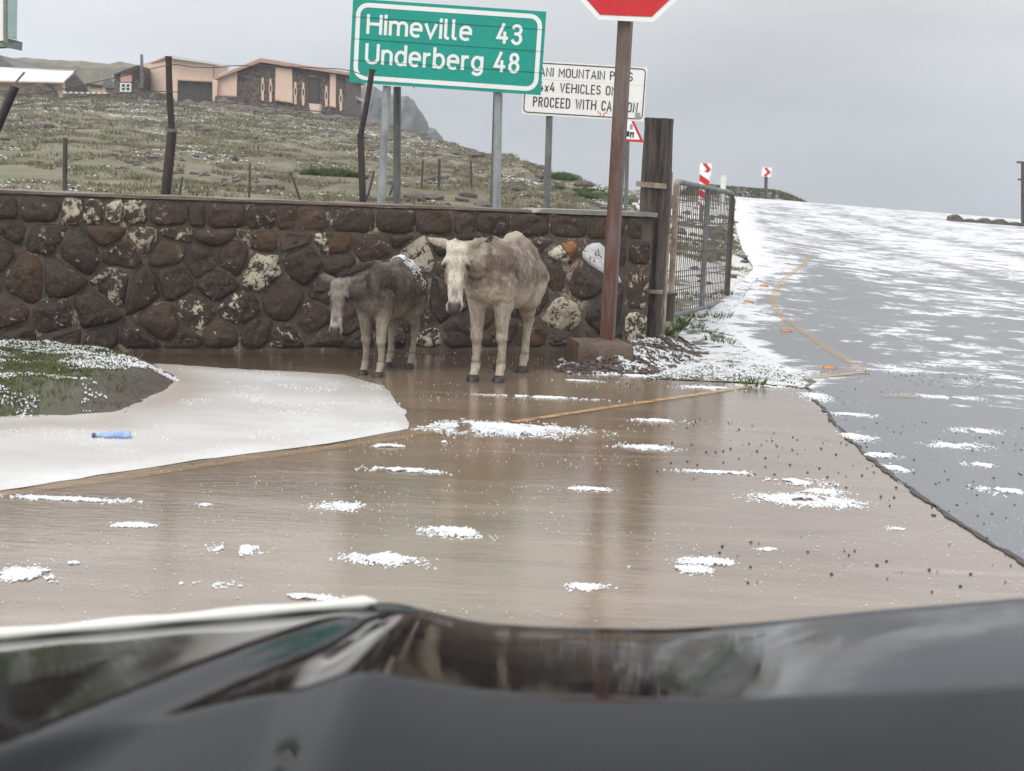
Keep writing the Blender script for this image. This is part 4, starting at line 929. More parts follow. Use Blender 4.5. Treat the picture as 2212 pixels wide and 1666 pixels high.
def wire(name, label, pts, Ys, r=.0045):
    q = [P(a, b, y) for (a, b), y in zip(pts, Ys)]; fine = []
    for i in range(len(q)-1):
        p0 = q[max(i-1, 0)]; p1, p2 = q[i], q[i+1]; p3 = q[min(i+2, len(q)-1)]
        for t in np.linspace(0, 1, 8, endpoint=False): fine.append(.5*((2*p1)+(-p0+p2)*t+(2*p0-5*p1+4*p2-p3)*t*t+(-p0+3*p1-3*p2+p3)*t**3))
    fine.append(q[-1]); mb = MB(); mb.tube(fine, r, 5); o = mb.out(name, M['darksteel']); return tag(o, label, 'wire')
wire('fence_wire', 'upper wire sagging from the leaning pole past the spliced pole to the kinked pole', [(33, 205), (116, 196), (250, 168), (364, 141), (416, 145), (462, 146), (522, 142), (692, 147), (752, 152), (800, 168)], [12.9, 13, 13.1, 13.25, 13.3, 13.3, 13.3, 13.3, 13.35, 13.36])
wire('fence_wire', 'lower wire crossing in front of the dark garage door to the kinked pole', [(22, 228), (190, 207), (368, 198), (455, 218), (600, 232), (786, 252)], [12.9, 13.05, 13.25, 13.3, 13.35, 13.36])
# ---------------------------------------------------------------- sign cabinet cut by the left edge
sc_ = empty('light_box', P(10, 105, 9.0), 'pale mint glazed box with cream edge cut by the top left corner', 'sign')
mb = MB(); mb.prism([P(-40, 90, 9), P(7, 88, 9), P(7, -60, 9), P(-40, -60, 9)], (0, .08, 0)); mb.out('cream_panel', M['white2'], sc_)
mb = MB(); mb.prism([P(12, 78, 9.02), P(36, 84, 9.25), P(38, -60, 9.25), P(12, -60, 9.02)], (-.02, .06, 0)); mb.out('glazed_side', M['mint'], sc_)
mb = MB(); mb.prism([P(-40, 103, 9.01), P(8, 101, 9.01), P(36, 107, 9.25), P(37, 88, 9.25), P(12, 81, 9.01), P(7.6, 90, 9.01), P(-40, 92, 9.01)], (0, .10, 0)); mb.out('bottom_frame', M['greenmetal'], sc_)
mb = MB(); mb.prism([P(7.5, 92, 8.99), P(12, 92, 8.99), P(12, -60, 8.99), P(7.5, -60, 8.99)], (0, .04, 0)); mb.out('corner_frame', M['greenmetal'], sc_)
mb = MB(); A = P(-62, 110, 9.1); mb.tube([A+[0, 0, .8], [A[0], A[1], -.1]], .05, 10); autosmooth(mb.out('post', M['galvshade'], sc_))
# ---------------------------------------------------------------- buildings on the rise
YB = 92.0
def c4(a, b): return (260.2+.2353*a, 86.75+.2353*b)                # survey sheet of the lodge and the garage
def c5(a, b): return (.1412*a, 86.75+.1412*b)                      # survey sheet of the houses at far left
def face(pts, Y, depth=.3, conv=None, dy=None):
    q = []
    for i, p in enumerate(pts):
        a = conv(*p) if conv else p; q.append(P(a[0], a[1], Y+(dy[i] if dy else 0)))
    return q
def slab(nm, pts, Y, depth, mat, par, conv=None, dy=None, mb=None, off=None):
    m = mb or MB(); m.prism(face(pts, Y, depth, conv, dy), off if off is not None else (0, depth, 0))
    return m if mb else m.out(nm, M[mat], par)
# stone lodge
ld = empty('stone_lodge', P(600, 215, YB), 'low gabled lodge of dark stone and peach panels with slit windows, farthest right house', 'building')
slab('wall', [(885, 352), (1285, 200), (2065, 322), (2070, 800), (870, 700)], YB, 9, 'farstone', ld, c4)
slab('roof', [(846, 350), (1285, 170), (2095, 298), (2095, 322), (1285, 202), (852, 368)], YB-.5, 10, 'terra', ld, c4)
slab('roof_sheet', [(900, 318), (1285, 158), (2095, 286), (2095, 297), (1285, 168), (900, 328)], YB-.3, 10, 'roofw', ld, c4)
for k, pl in enumerate(([(885, 352), (1070, 290), (1065, 512), (875, 505)], [(1425, 250), (1575, 268), (1580, 572), (1420, 546)], [(1925, 308), (1977, 316), (1975, 614), (1918, 602)])):
    slab('peach_panel', pl, YB-.12, .16, 'peach', ld, c4)
    a = pl[3]; b = pl[2]; slab('panel_sill', [(a[0]-3, a[1]-3), (b[0]+3, b[1]-3), (b[0]+3, b[1]+10), (a[0]-3, a[1]+10)], YB-.22, .25, 'terra', ld, c4)
for x_, y0_, y1_ in ((1305, 342, 556), (1377, 356, 568), (1605, 382, 590), (1678, 390, 600), (1890, 420, 610), (2023, 448, 650)):
    o = slab('slit_window', [(x_-9, y0_), (x_+9, y0_+3), (x_+9, y0_+50), (x_+15, y0_+65), (x_+15, y0_+120), (x_+11, y0_+135), (x_+11, y1_), (x_-11, y1_-2), (x_-11, y0_+135), (x_-15, y0_+120), (x_-15, y0_+65), (x_-9, y0_+50)], YB-.10, .14, 'peach', ld, c4)
    mb = MB(); slab('', [(x_-6, y0_+60), (x_+6, y0_+60), (x_+6, y0_+118), (x_-6, y0_+118)], YB-.13, .05, 'glass', None, c4, mb=mb); mb.out('pane', M['glass'], ld)
slab('door_recess', [(1722, 342), (1832, 350), (1826, 580), (1722, 575)], YB-.06, .1, 'slate', ld, c4)
slab('door', [(1742, 362), (1815, 368), (1812, 578), (1742, 574)], YB-.10, .05, 'garage', ld, c4)
slab('lintel', [(1725, 318), (1800, 322), (1800, 346), (1725, 343)], YB-.25, .3, 'concrete', ld, c4)
slab('corner_pillar', [(845, 360), (890, 368), (880, 600), (845, 598)], YB-.6, .5, 'peach', ld, c4)
slab('terrace_wall', [(868, 512), (1250, 528), (1262, 600), (1700, 625), (2090, 700), (2290, 735), (2290, 850), (1700, 810), (1250, 735), (860, 690)], YB-1.5, 1.1, 'farstone', ld, c4)
pl_ = empty('peach_planter', P(*c4(1778, 690), YB-3), 'peach trapezoid planter box standing at the lodge terrace', 'planter')
slab('box', [(1727, 580), (1832, 588), (1815, 692), (1752, 690)], YB-3, 1.0, 'peach', pl_, c4)
for k in range(3): slab('weep_hole', [(1755+22*k, 640), (1761+22*k, 640), (1761+22*k, 650), (1755+22*k, 650)], YB-3.02, .03, 'glass', pl_, c4)
ht = empty('small_hut', P(*c4(2130, 700), YB+6), 'small peach hut with white sloping roof behind the right end of the lodge', 'building')
slab('wall', [(2060, 540), (2118, 545), (2165, 550), (2160, 715), (2060, 720)], YB+6, 3, 'farstone', ht, c4)
slab('peach_pillar', [(2118, 550), (2166, 556), (2150, 715), (2112, 705)], YB+5.8, .15, 'peach', ht, c4)
slab('roof', [(2050, 440), (2190, 532), (2186, 548), (2050, 538)], YB+5.5, 4, 'roofw', ht, c4)
# garage building
gr = empty('peach_garage', P(*c4(470, 600), YB), 'tall peach garage with white edged flat roof and large dark timber doors', 'building')
slab('side_wall', [(165, 228), (415, 160), (418, 492), (168, 470)], YB+.5, .4, 'peach', gr, c4, dy=[4, 0, 0, 4])
slab('front_wall', [(415, 160), (860, 232), (855, 372), (845, 380), (845, 600), (885, 600), (885, 236), (940, 245), (940, 640), (845, 640), (845, 375), (525, 368), (522, 640), (415, 640)][:3]+[(855, 376), (525, 366), (520, 640), (416, 640)], YB+.5, .4, 'peach', gr, c4)
slab('front_wall', [(848, 230), (985, 250), (985, 640), (848, 640)], YB+.49, .4, 'peach', gr, c4)
slab('rear_wall', [(180, 240), (985, 250), (985, 640), (180, 500)], YB+8, .4, 'peach', gr, c4)
slab('door_frame', [(520, 360), (850, 378), (850, 388), (520, 370)], YB+.3, .3, 'terra', gr, c4)
for k in range(6):
    a = 527+k*53; slab('door_board', [(a+2, 371+k*2.2), (a+51, 373+k*2.2), (a+51, 586), (a+2, 584)], YB+.62+.02*(k % 2), .08, 'garage', gr, c4)
slab('roof_fascia', [(452, 142), (1002, 224), (1000, 244), (452, 166)], YB-.4, .25, 'roofw', gr, c4)
slab('roof', [(205, 232), (415, 152), (1002, 224), (1000, 232), (560, 190)], YB+.1, .3, 'roofw', gr, c4, dy=[6, 0, 0, 6, 8])
slab('roof_verge', [(205, 238), (415, 155), (452, 158), (452, 172), (415, 168), (212, 250)], YB+.0, .2, 'terra', gr, c4, dy=[4, 0, -.3, -.3, 0, 4])
slab('stone_base', [(-10, 488), (170, 470), (418, 492), (520, 600), (520, 700), (-10, 680)], YB-.6, 1, 'farstone', gr, c4)
slab('drain_pipe', [(852, 232), (858, 233), (858, 380), (852, 380)], YB+.2, .1, 'galvshade', gr, c4)
ch = empty('stove_pipe', P(*c4(200, 440), YB-.5), 'thin grey flue pipe rising beside the peach garage', 'chimney pipe')
mb = MB(); mb.tube([P(*c4(194, 132), YB-.3), P(*c4(200, 440), YB-.3)], .10, 8); mb.out('flue', M['galvshade'], ch)
# stone house with a pink panel
sh = empty('stone_cottage', P(*c5(1900, 830), YB), 'small dark stone cottage with pink panel and white four pane window', 'building')
slab('wall', [(1750, 560), (2108, 400), (2150, 420), (2150, 900), (1750, 900)], YB+.4, 5, 'farstone', sh, c5)
slab('roof', [(1745, 515), (2110, 380), (2110, 440), (2030, 500), (1840, 505), (1745, 560)], YB, 6, 'slate', sh, c5)
slab('pink_panel', [(1842, 508), (2014, 508), (2014, 638), (1842, 635)], YB+.2, .2, 'terra', sh, c5).data.materials[0] = simple('faded_pink_board', (.62, .36, .29), (.52, .29, .23), 2, .7, 0)
wd = empty('window', (0, 0, 0)); wd.parent = sh; wd.location = P(*c5(1920, 720), YB+.2)-np.array(sh.location)
def sub(nm, pts, Y, d, mat): mb = MB(); slab('', pts, Y, d, mat, None, c5, mb=mb); return mb.out(nm, M[mat], wd)
for pts in ([(1836, 655), (2004, 655), (2004, 675), (1836, 675)], [(1836, 770), (2004, 772), (2004, 792), (1836, 790)], [(1836, 675), (1858, 675), (1858, 770), (1836, 770)], [(1984, 675), (2004, 675), (2004, 770), (1984, 770)], [(1912, 675), (1930, 675), (1930, 770), (1912, 770)], [(1858, 716), (1984, 716), (1984, 728), (1858, 728)]):
    sub('frame', pts, YB+.15, .2, 'white')
for a, b in ((1860, 677), (1932, 677), (1860, 730), (1932, 730)): sub('pane', [(a, b), (a+50, b), (a+50, b+38), (a, b+38)], YB+.3, .06, 'glass')
# long house at far left
lh = empty('long_house', P(*c5(500, 950), YB), 'long peach house with pale metal roof and dark stone arch at far left', 'building')
slab('front_wall', [(-400, 620), (965, 650), (965, 975), (-400, 990)], YB+.5, .4, 'peach', lh, c5)
slab('gable_wall', [(965, 655), (1140, 515), (1315, 715), (1315, 905), (965, 975)], YB+.6, .4, 'farstone', lh, c5, dy=[0, 3, 6, 6, 0])
slab('roof', [(-400, 422), (1140, 490), (978, 650), (-400, 618)], YB, .12, 'roofw', lh, c5, dy=[3, 3, -.2, -.2], off=(0, .1, .12))
slab('roof', [(1140, 490), (1325, 712), (1300, 718), (1130, 500)], YB+2.9, .15, 'roofw', lh, c5, dy=[0, 3, 3, 0])
slab('ridge', [(-400, 408), (1150, 470), (1150, 492), (-400, 424)], YB+2.9, .3, 'slate', lh, c5)
slab('eave_fascia', [(-400, 616), (980, 645), (975, 665), (-400, 640)], YB-.25, .15, 'terra', lh, c5)
slab('stone_arch', [(-400, 770), (250, 765), (430, 755), (500, 690), (620, 652), (720, 690), (800, 750), (828, 820), (830, 990), (-400, 1010)], YB-.3, .7, 'farstone', lh, c5)
sd2 = empty('lean_to_shed', P(*c5(1500, 830), YB+5), 'low lean-to with dark roof and curved grey sheet between two houses', 'building')
slab('roof', [(1320, 655), (1560, 690), (1560, 715), (1320, 705)], YB+5, 3, 'slate', sd2, c5)
slab('wall', [(1380, 712), (1760, 715), (1760, 860), (1380, 860)], YB+5.2, .3, 'peach', sd2, c5)
mb = MB(); cx_ = [P(*c5(1660-95*math.cos(math.radians(a)), 730-130*math.sin(math.radians(a))), YB+4.6) for a in range(0, 181, 20)]; mb.prism(cx_, (0, 3, 0)); mb.out('curved_sheet', M['galvshade'], sd2)
yw = empty('yard_wall', P(*c5(1500, 1000), YB-3), 'low dark rubble wall with pale coping blobs linking the houses', 'wall')
slab('rubble', [(960, 826), (1240, 812), (1620, 822), (1780, 850), (2000, 830), (2420, 800), (2420, 1040), (960, 1010)], YB-3, .8, 'farstone', yw, c5)
for k in range(8): slab('coping_blob', [(965+k*88, 790+k*2), (1010+k*88+6*(k % 3), 792+k*2), (1010+k*88, 812+k*2), (970+k*88, 812+k*2)], YB-3.05, .3, 'white2', yw, c5)
rs = empty('grey_roof_house', P(*c5(60, 430), 120), 'blurred dark grey gable roof rising behind the pale roof at far left', 'building')
slab('roof', [(-500, 180), (0, 230), (60, 290), (210, 400), (230, 430), (-500, 420)], 118, 8, 'slate', rs, c5).data.materials[0] = simple('grey_roof', (.16, .155, .155), (.11, .105, .105), 1, .7, 0)

# ---------------------------------------------------------------- donkeys
def ellipsoid(c, r, R=None, n=20, m=12):
    v = []; f = []
    for j in range(m+1):
        th = math.pi*j/m
        for i in range(n):
            ph = 2*math.pi*i/n; q = Vector((r[0]*math.sin(th)*math.cos(ph), r[1]*math.sin(th)*math.sin(ph), r[2]*math.cos(th)))
            if R is not None: q = R @ q
            v.append((c[0]+q[0], c[1]+q[1], c[2]+q[2]))
    for j in range(m):
        for i in range(n): f.append((j*n+i, (j+1)*n+i, (j+1)*n+(i+1) % n, j*n+(i+1) % n))
    return v, f
def limb(mb, pts):
    # tapered rounded chain p0..pn, each (x,y,z,r)
    for a, b in zip(pts[:-1], pts[1:]):
        A, B = np.array(a[:3], float), np.array(b[:3], float); k = 8; L = []; Rr = []
        for i in range(k+1): t = i/k; t2 = t*t*(3-2*t); L.append(A+(B-A)*t); Rr.append(a[3]+(b[3]-a[3])*t2)
        mb.tube(L, Rr, 16); mb.add(*ellipsoid(A, (a[3],)*3, n=16, m=10))
    b = pts[-1]; mb.add(*ellipsoid(b[:3], (b[3],)*3, n=16, m=10))
def make_donkey(label, loc, rz, sc, bend=-.21, dark=0., drop=0., voxel=.0115, headyaw=15, legtweak=0.):
    rt = empty('donkey', loc, label, 'donkey', None, rz); rt.scale = (sc, sc, sc)
    mb = MB(); E = lambda c, r, R=None: mb.add(*ellipsoid(c, r, R))
    E((-.36, 0, .80), (.42, .268, .265)); E((-.30, .0, .72), (.30, .245, .20)); E((.00, 0, .83), (.235, .168, .25)); E((-.66, 0, .89), (.235, .205, .22)); E((-.62, 0, 1.02), (.20, .12, .095))
    limb(mb, [(.02, 0, 1.02, .075), (-.30, 0, 1.02, .07), (-.62, 0, 1.06, .085)])
    E((.13, 0, .78), (.12, .15, .17)); E((-.76, .1, .80), (.13, .09, .16)); E((-.76, -.1, .80), (.13, .09, .16))
    hy = math.radians(headyaw); ch_, sh_ = math.cos(hy), math.sin(hy)
    pol = np.array([.40, bend*.78, 1.05-drop])
    limb(mb, [(.02, 0, .92, .19), (.20, bend*.35, .945-drop*.4, .145), (.34, bend*.65, 1.0-drop*.85, .100), (pol[0], pol[1], pol[2]-.03, .085)])
    limb(mb, [(.06, 0, 1.05, .06), (.22, bend*.38, 1.06-drop*.45, .05), (pol[0]-.02, pol[1], pol[2]+.02, .045)])
    def hp(f_, s_, u_): return np.array([pol[0]+f_*ch_-s_*sh_, pol[1]+f_*sh_+s_*ch_, pol[2]+u_])     # forward, side, up in head frame
    def hd(f_, s_, u_, r): return (*hp(f_, s_, u_), r)
    Rh = Matrix.Rotation(hy, 3, 'Z') @ Matrix.Rotation(math.radians(16), 3, 'Y').inverted()
    Rh = Matrix.Rotation(hy, 3, 'Z') @ Matrix.Rotation(math.radians(-14), 3, 'Y')
    E(hp(.055, 0, -.045), (.085, .088, .075), Rh); E(hp(.075, 0, -.13), (.085, .098, .10), Rh); E(hp(.045, 0, -.20), (.085, .072, .14), Rh)
    E(hp(.125, 0, -.25), (.058, .064, .15), Rh); E(hp(.150, 0, -.36), (.050, .058, .10), Rh); E(hp(.158, 0, -.435), (.058, .066, .058), Rh); E(hp(.130, 0, -.475), (.045, .050, .035), Rh)
    for s_ in (-1, 1):
        E(hp(.095, s_*.080, -.135), (.035, .026, .022), Rh)                                          # brow
        E(hp(.175, s_*.040, -.425), (.026, .024, .034), Rh)                                          # nostril rim
        E(hp(.045, s_*.062, -.21), (.05, .022, .085), Rh)                                            # cheek
    for s_ in (-1, 1):                                                                               # ears held out sideways
        base = hp(.01, s_*.060, .01); tip = hp(-.06, s_*.235, .060+.012*s_); ax = tip-base; L = np.linalg.norm(ax)
        x_ = Vector(tuple(ax/L)); up = Vector((.0, 0, 1)); y_ = up.cross(x_).normalized(); z_ = x_.cross(y_); R = Matrix((x_, y_, z_)).transposed()
        for t, a, b in ((.22, .040, .026), (.45, .045, .020), (.62, .042, .017), (.82, .026, .012)):
            E(tuple(base+ax*t+np.array([0, 0, -.006])), (L*.24, b, a*.85), R)
    for s_ in (-1, 1):                                                                               # front legs
        k = .03*s_*0+legtweak*s_; y = .092*s_
        limb(mb, [(.05, .10*s_, .76, .115), (.035+k*.3, .098*s_, .62, .082), (.03+k*.6, .092*s_, .50, .060), (.025+k, y, .385, .048)])
        limb(mb, [(.025+k, y, .385, .048), (.03+k, y, .345, .050), (.015+k, y, .295, .037), (.01+k, y, .21, .031), (.012+k, y, .145, .034), (.02+k, y, .12, .040), (.045+k, y, .075, .033), (.06+k, y, .045, .040)])
        limb(mb, [(-.66, .12*s_, .78, .165), (-.60-k, .135*s_, .62, .115), (-.66-k, .125*s_, .52, .072), (-.755-k, .11*s_, .435, .050)])
        limb(mb, [(-.765-k, .11*s_, .43, .052), (-.745-k, .11*s_, .37, .042), (-.725-k, .108*s_, .25, .032), (-.715-k, .106*s_, .145, .035), (-.70-k, .106*s_, .115, .040), (-.675-k, .106*s_, .075, .032), (-.66-k, .106*s_, .045, .038)])
    limb(mb, [(-.87, 0, .98, .035), (-.92, 0, .86, .026), (-.935, 0, .70, .020), (-.935, 0, .55, .022)])
    me = bpy.data.meshes.new('tmp'); me.from_pydata([tuple(map(float, q)) for q in mb.v], [], mb.f); o = bpy.data.objects.new('body', me); COL.objects.link(o)
    md = o.modifiers.new('r', 'REMESH'); md.mode = 'VOXEL'; md.voxel_size = voxel
    sm = o.modifiers.new('s', 'SMOOTH'); sm.factor = .55; sm.iterations = 5
    dg = bpy.context.evaluated_depsgraph_get(); me2 = bpy.data.meshes.new_from_object(o.evaluated_get(dg)); o.modifiers.clear(); o.data = me2; bpy.data.meshes.remove(me)
    n = len(me2.vertices); co = np.empty(n*3, np.float32); me2.vertices.foreach_get('co', co); co = co.reshape(-1, 3).astype(float); no = np.empty(n*3, np.float32); me2.vertices.foreach_get('normal', no); no = no.reshape(-1, 3)
    X_, Y_, Z_ = co.T
    # muscle and rib relief, damp tufts
    rel = (fbm(X_*9, Y_*9, Z_*9, 3, 51)-.5)*.026*sst(Z_, .55, .7)+(fbm(X_*9, Y_*9, Z_*9, 3, 51)-.5)*.010+(fbm(X_*30, Y_*30, Z_*12, 3, 53)-.5)*.022*sst(Z_, .5, .65)
    ribs = .004*np.sin((X_+.25*(Z_-.8))*75)*sst(-X_, .12, .22)*(1-sst(-X_, .45, .55))*sst(Z_, .70, .78)*(1-sst(Z_, .92, 1.0))
    groove = -.016*np.exp(-((X_+.075+.22*(Z_-.85))/.020)**2)*sst(Z_, .66, .75)*(1-sst(Z_, 1.0, 1.06))-.010*np.exp(-((X_-.16)/.022)**2)*sst(Z_, .8, .86)
    co += no*(rel+ribs+groove)[:, None]; X_, Y_, Z_ = co.T; me2.vertices.foreach_set('co', co.astype(np.float32).ravel())
    cream = np.array([.39, .335, .265]); brown = np.array([.165, .125, .098]); dk = np.array([.06, .043, .034]); black = np.array([.03, .024, .022]); pale = np.array([.48, .43, .355])
    nz = fbm(X_*6, Y_*6, Z_*6, 4, 61); nz2 = fbm(X_*22, Y_*22, Z_*22, 3, 63)
    fr_ = lambda a: a[:, None]
    col = np.tile(cream, (n, 1))
    side = sst(Z_+.10*(nz-.5), .70, .79)*(1-sst(Z_+.06*(nz-.5), 1.04, 1.12)*.75); body = 1-sst(X_, .24, .34)
    col = col*(1-fr_(side*body*.92))+brown*fr_(side*body*.92)
    col = col*(1-fr_(sst(nz2, .50, .72)*side*.38))+dk*fr_(sst(nz2, .50, .72)*side*.38)
    col = col*(1-fr_(sst(nz2, .34, .22)*side*.0))+0
    lt = sst(1-nz2, .56, .74)*.35*side; col = col*(1-fr_(lt))+pale*fr_(lt)
    neck = sst(X_, .02, .10)*(1-sst(X_, .30, .38))*sst(Z_, .84, .88); col = col*(1-fr_(neck*.55))+(brown*.75)*fr_(neck*.55)
    stripe_ = np.exp(-((X_+.075+.22*(Z_-.85))/.013)**2)*sst(Z_, .76, .84); col = col*(1-fr_(stripe_*.85))+black*fr_(stripe_*.85)
    chp = sst(fbm(X_*8, Y_*8, Z_*8, 4, 67), .50, .62)*sst(X_, -.02, .08)*sst(Z_, .6, .7)*body*.6; col = col*(1-fr_(chp))+(brown*.9)*fr_(chp)
    leg = 1-sst(Z_, .50, .60); kn = sst(nz, .50, .66)*leg*.45; col = col*(1-fr_(kn))+(brown*1.15)*fr_(kn)
    fet = np.exp(-((Z_-.155)/.010)**2)*leg*.6; col = col*(1-fr_(fet))+dk*fr_(fet)
    # head colouring in the head frame
    dx = X_-pol[0]; dy = Y_-pol[1]; hf = dx*ch_+dy*sh_; hs = -dx*sh_+dy*ch_; hu = Z_-pol[2]
    head = sst(hf, -.03, .04)*(np.abs(hs) < .13)*(hu < .08)*(hu > -.53)
    hcol = np.tile(pale*1.02, (n, 1)); hcol = hcol*(1-fr_(sst(nz, .52, .72)*.4))+brown*fr_(sst(nz, .52, .72)*.4)
    chk = np.exp(-((hu+.235)/.07)**2)*sst(np.abs(hs), .045, .065); hcol = hcol*(1-fr_(chk*.75))+(np.array([.16, .10, .075]))*fr_(chk*.75)
    nb = np.exp(-((hu+.335)/.035)**2)*(1-sst(np.abs(hs), .018, .034))*sst(hf, .13, .16); hcol = hcol*(1-fr_(nb*.8))+np.array([.13, .125, .13])*fr_(nb*.8)
    mz = 1.15*sst(-hu, .375, .42)*(1-sst(np.abs(hs), .040, .056)); hcol = hcol*(1-fr_(mz*.85))+np.array([.07, .06, .058])*fr_(mz*.85)
    for s_ in (-1, 1):
        nos = np.exp(-(((hs-s_*.038)/.013)**2+((hu+.425)/.020)**2))*sst(hf, .14, .17); hcol = hcol*(1-fr_(nos))+black*.6*fr_(nos)
        ey = np.clip(1.5*np.exp(-(((hs-s_*.086+s_*(hu+.145)*.45)/.019)**2+((hu+.150)/.034)**2)), 0, 1); hcol = hcol*(1-fr_(ey))+black*fr_(ey)
    col = col*(1-fr_(head))+hcol*fr_(head)
    ear = (hu > -.06)*(np.abs(hs) > .085)*sst(hf, -.2, -.1)*(hf < .06); col = col*(1-fr_(ear*1.))+np.tile(cream*.85, (n, 1))*fr_(ear*1.)
    et = ear*np.clip(np.exp(-((np.abs(hs)-.24)/.025)**2)+.6*np.exp(-((hu-.075)/.014)**2), 0, 1); col = col*(1-fr_(et*.8))+dk*fr_(et*.8)
    tail = sst(-X_, .86, .90)*(Z_ < .95); col = col*(1-fr_(tail*.6))+brown*fr_(tail*.6)
    col *= (1-dark*np.clip(.35+.65*sst(Z_, .5, .7), 0, 1))[:, None]
    me2.attributes.new('col', 'FLOAT_COLOR', 'POINT').data.foreach_set('color', np.c_[np.clip(col, .005, .9), np.ones(n)].astype(np.float32).ravel())
    me2.materials.clear(); me2.materials.append(M['fur']); me2.polygons.foreach_set('use_smooth', [True]*len(me2.polygons)); o.parent = rt
    def part(nm, m_, mat): me = bpy.data.meshes.new(nm); me.from_pydata([tuple(map(float, q)) for q in m_.v], [], m_.f); p = link(nm, me, M[mat], rt, True); return p
    for s_ in (-1, 1):
        for (hx, hy_) in ((.072+legtweak*s_, .092*s_), (-.648-legtweak*s_, .106*s_)):
            m_ = MB(); rings = []
            for z, r, dx_ in ((0, .054, .01), (.012, .054, .009), (.035, .047, .002), (.058, .041, -.006)):
                rings.append([(hx+dx_+r*math.cos(a)*1.12, hy_+r*math.sin(a)*.92, z) for a in np.linspace(0, 2*math.pi, 17)[:-1]])
            vv = [q for r in rings for q in r]; m_.add(vv, [(k*16+i, k*16+(i+1) % 16, (k+1)*16+(i+1) % 16, (k+1)*16+i) for k in range(3) for i in range(16)]+[tuple(range(15, -1, -1)), tuple(48+i for i in range(16))])
            part('hoof', m_, 'tyre')
        m_ = MB(); m_.add(*ellipsoid(hp(.100, s_*.084, -.152), (.019, .018, .017), Rh, 14, 9)); part('eye', m_, 'eye')
    m_ = MB(); r2 = np.random.default_rng(5)                                                          # short damp mane along the crest
    for i in range(420):
        t = r2.uniform(0, 1); a = np.array([.06, 0, 1.10])*(1-t)+np.array([pol[0]+.05, pol[1], pol[2]+.075])*t; a[1] = bend*.9*t**1.3*.85
        a = a+np.array([r2.normal(0, .012), r2.normal(0, .014), -.025]); h = r2.uniform(.04, .075)*(1 if t < .8 else .7); w = .0035; d = np.array([r2.normal(.01, .015), r2.normal(0, .02), h])
        m_.add([a+[0, -w, 0], a+[w, w, 0], a+d, a+[-w, w, 0]], [(0, 1, 2), (1, 3, 2), (3, 0, 2)])
    mo = part('mane', m_, 'hair'); mo['kind'] = 'stuff'
    m_ = MB()
    for i in range(140):
        a = np.array([-.935+r2.normal(0, .010), r2.normal(0, .010), .60]); b = a+np.array([r2.normal(0, .02), r2.normal(0, .02), -r2.uniform(.12, .24)]); w = .003
        m_.add([a+[0, -w, 0], a+[w, w, 0], b, a+[-w, w, 0]], [(0, 1, 2), (1, 3, 2), (3, 0, 2)])
    mo = part('tail_tuft', m_, 'hair'); mo['kind'] = 'stuff'
    return rt
def heading(phi): return math.atan2(-math.cos(phi), -math.sin(phi))
make_donkey('pale grey donkey with ears held out sideways, standing nearest the stop sign', (-.185, 10.32, .004), heading(math.radians(15)), 1.0, legtweak=-.035)
d2 = make_donkey('darker brown donkey with hail on its rump, standing left of the pale donkey', (-1.08, 10.34, .004), heading(math.radians(17)), .80, bend=-.235, dark=.64, drop=.13, headyaw=10, legtweak=.03)

# ---------------------------------------------------------------- hail grains, gravel, grass, rocks
def rock_base(sub=1):
    bm = bmesh.new(); bmesh.ops.create_icosphere(bm, subdivisions=sub, radius=1); v = np.array([q.co[:] for q in bm.verts]); f = np.array([[w.index for w in q.verts] for q in bm.faces]); bm.free(); return v, f
V1, F1 = rock_base(1)
OV = np.array([(1, 0, 0), (-1, 0, 0), (0, 1, 0), (0, -1, 0), (0, 0, 1), (0, 0, -1)], float); OF = np.array([(0, 2, 4), (2, 1, 4), (1, 3, 4), (3, 0, 4), (2, 0, 5), (1, 2, 5), (3, 1, 5), (0, 3, 5)])
def scatter(name, pts, rad, mat, base=(OV, OF), squash=1., label=None, cat=None, smooth=False, kind='stuff', rot=True, jit=.25):
    pts = np.asarray(pts); n = len(pts); bv, bf = base; m = len(bv); rad = np.asarray(rad)
    a = rng.uniform(0, 2*math.pi, n); ca, sa = np.cos(a)[:, None], np.sin(a)[:, None]
    tilt = rng.uniform(-.6, .6, n)[:, None]; ct, st = np.cos(tilt), np.sin(tilt)
    B = bv[None]*(1+rng.uniform(-jit, jit, (n, m, 1))); x, y, z = B[..., 0], B[..., 1], B[..., 2]
    y, z = y*ct-z*st, y*st+z*ct; x, y = x*ca-y*sa, x*sa+y*ca
    V = np.stack([x, y, z*squash], -1)*rad[:, None, None]+pts[:, None]
    T = (bf[None]+(np.arange(n)*m)[:, None, None]).reshape(-1, 3)
    o = npmesh(name, V.reshape(-1, 3), T, M[mat] if isinstance(mat, str) else mat, smooth); return tag(o, label, cat, None, kind)
def clump(px, py, w, h, n, pile=.02, r0=.0026, r1=.0085):
    cx, cy, _ = GT(px, py); x0_, y0_ = g2(px-w/2, py); x1_, y1_ = g2(px+w/2, py); hw = abs(x1_-x0_)/2
    _, ya = g2(px, py-h/2); _, yb = g2(px, py+h/2); hd_ = abs(ya-yb)/2
    n = int(n*.85); a = rng.uniform(0, 2*math.pi, n*3); r = np.abs(rng.normal(0, .5, n*3)); x = cx+hw*r*np.cos(a); x = cx+(x-cx)*1.12; y = (ya+yb)/2+hd_*.85*r*np.sin(a)
    keep = fbm(x*11, y*7, px*.1, 4, 71)+.10*(1-r)+rng.uniform(-.09, .09, n*3) > .50; x, y, r = x[keep][:n], y[keep][:n], r[keep][:n]
    z = zbase(x, y)+.012+pile*np.clip(1-r, 0, 1)*rng.uniform(.2, 1, len(x)); return np.c_[x, y, z], rng.uniform(r0, r1, len(x))
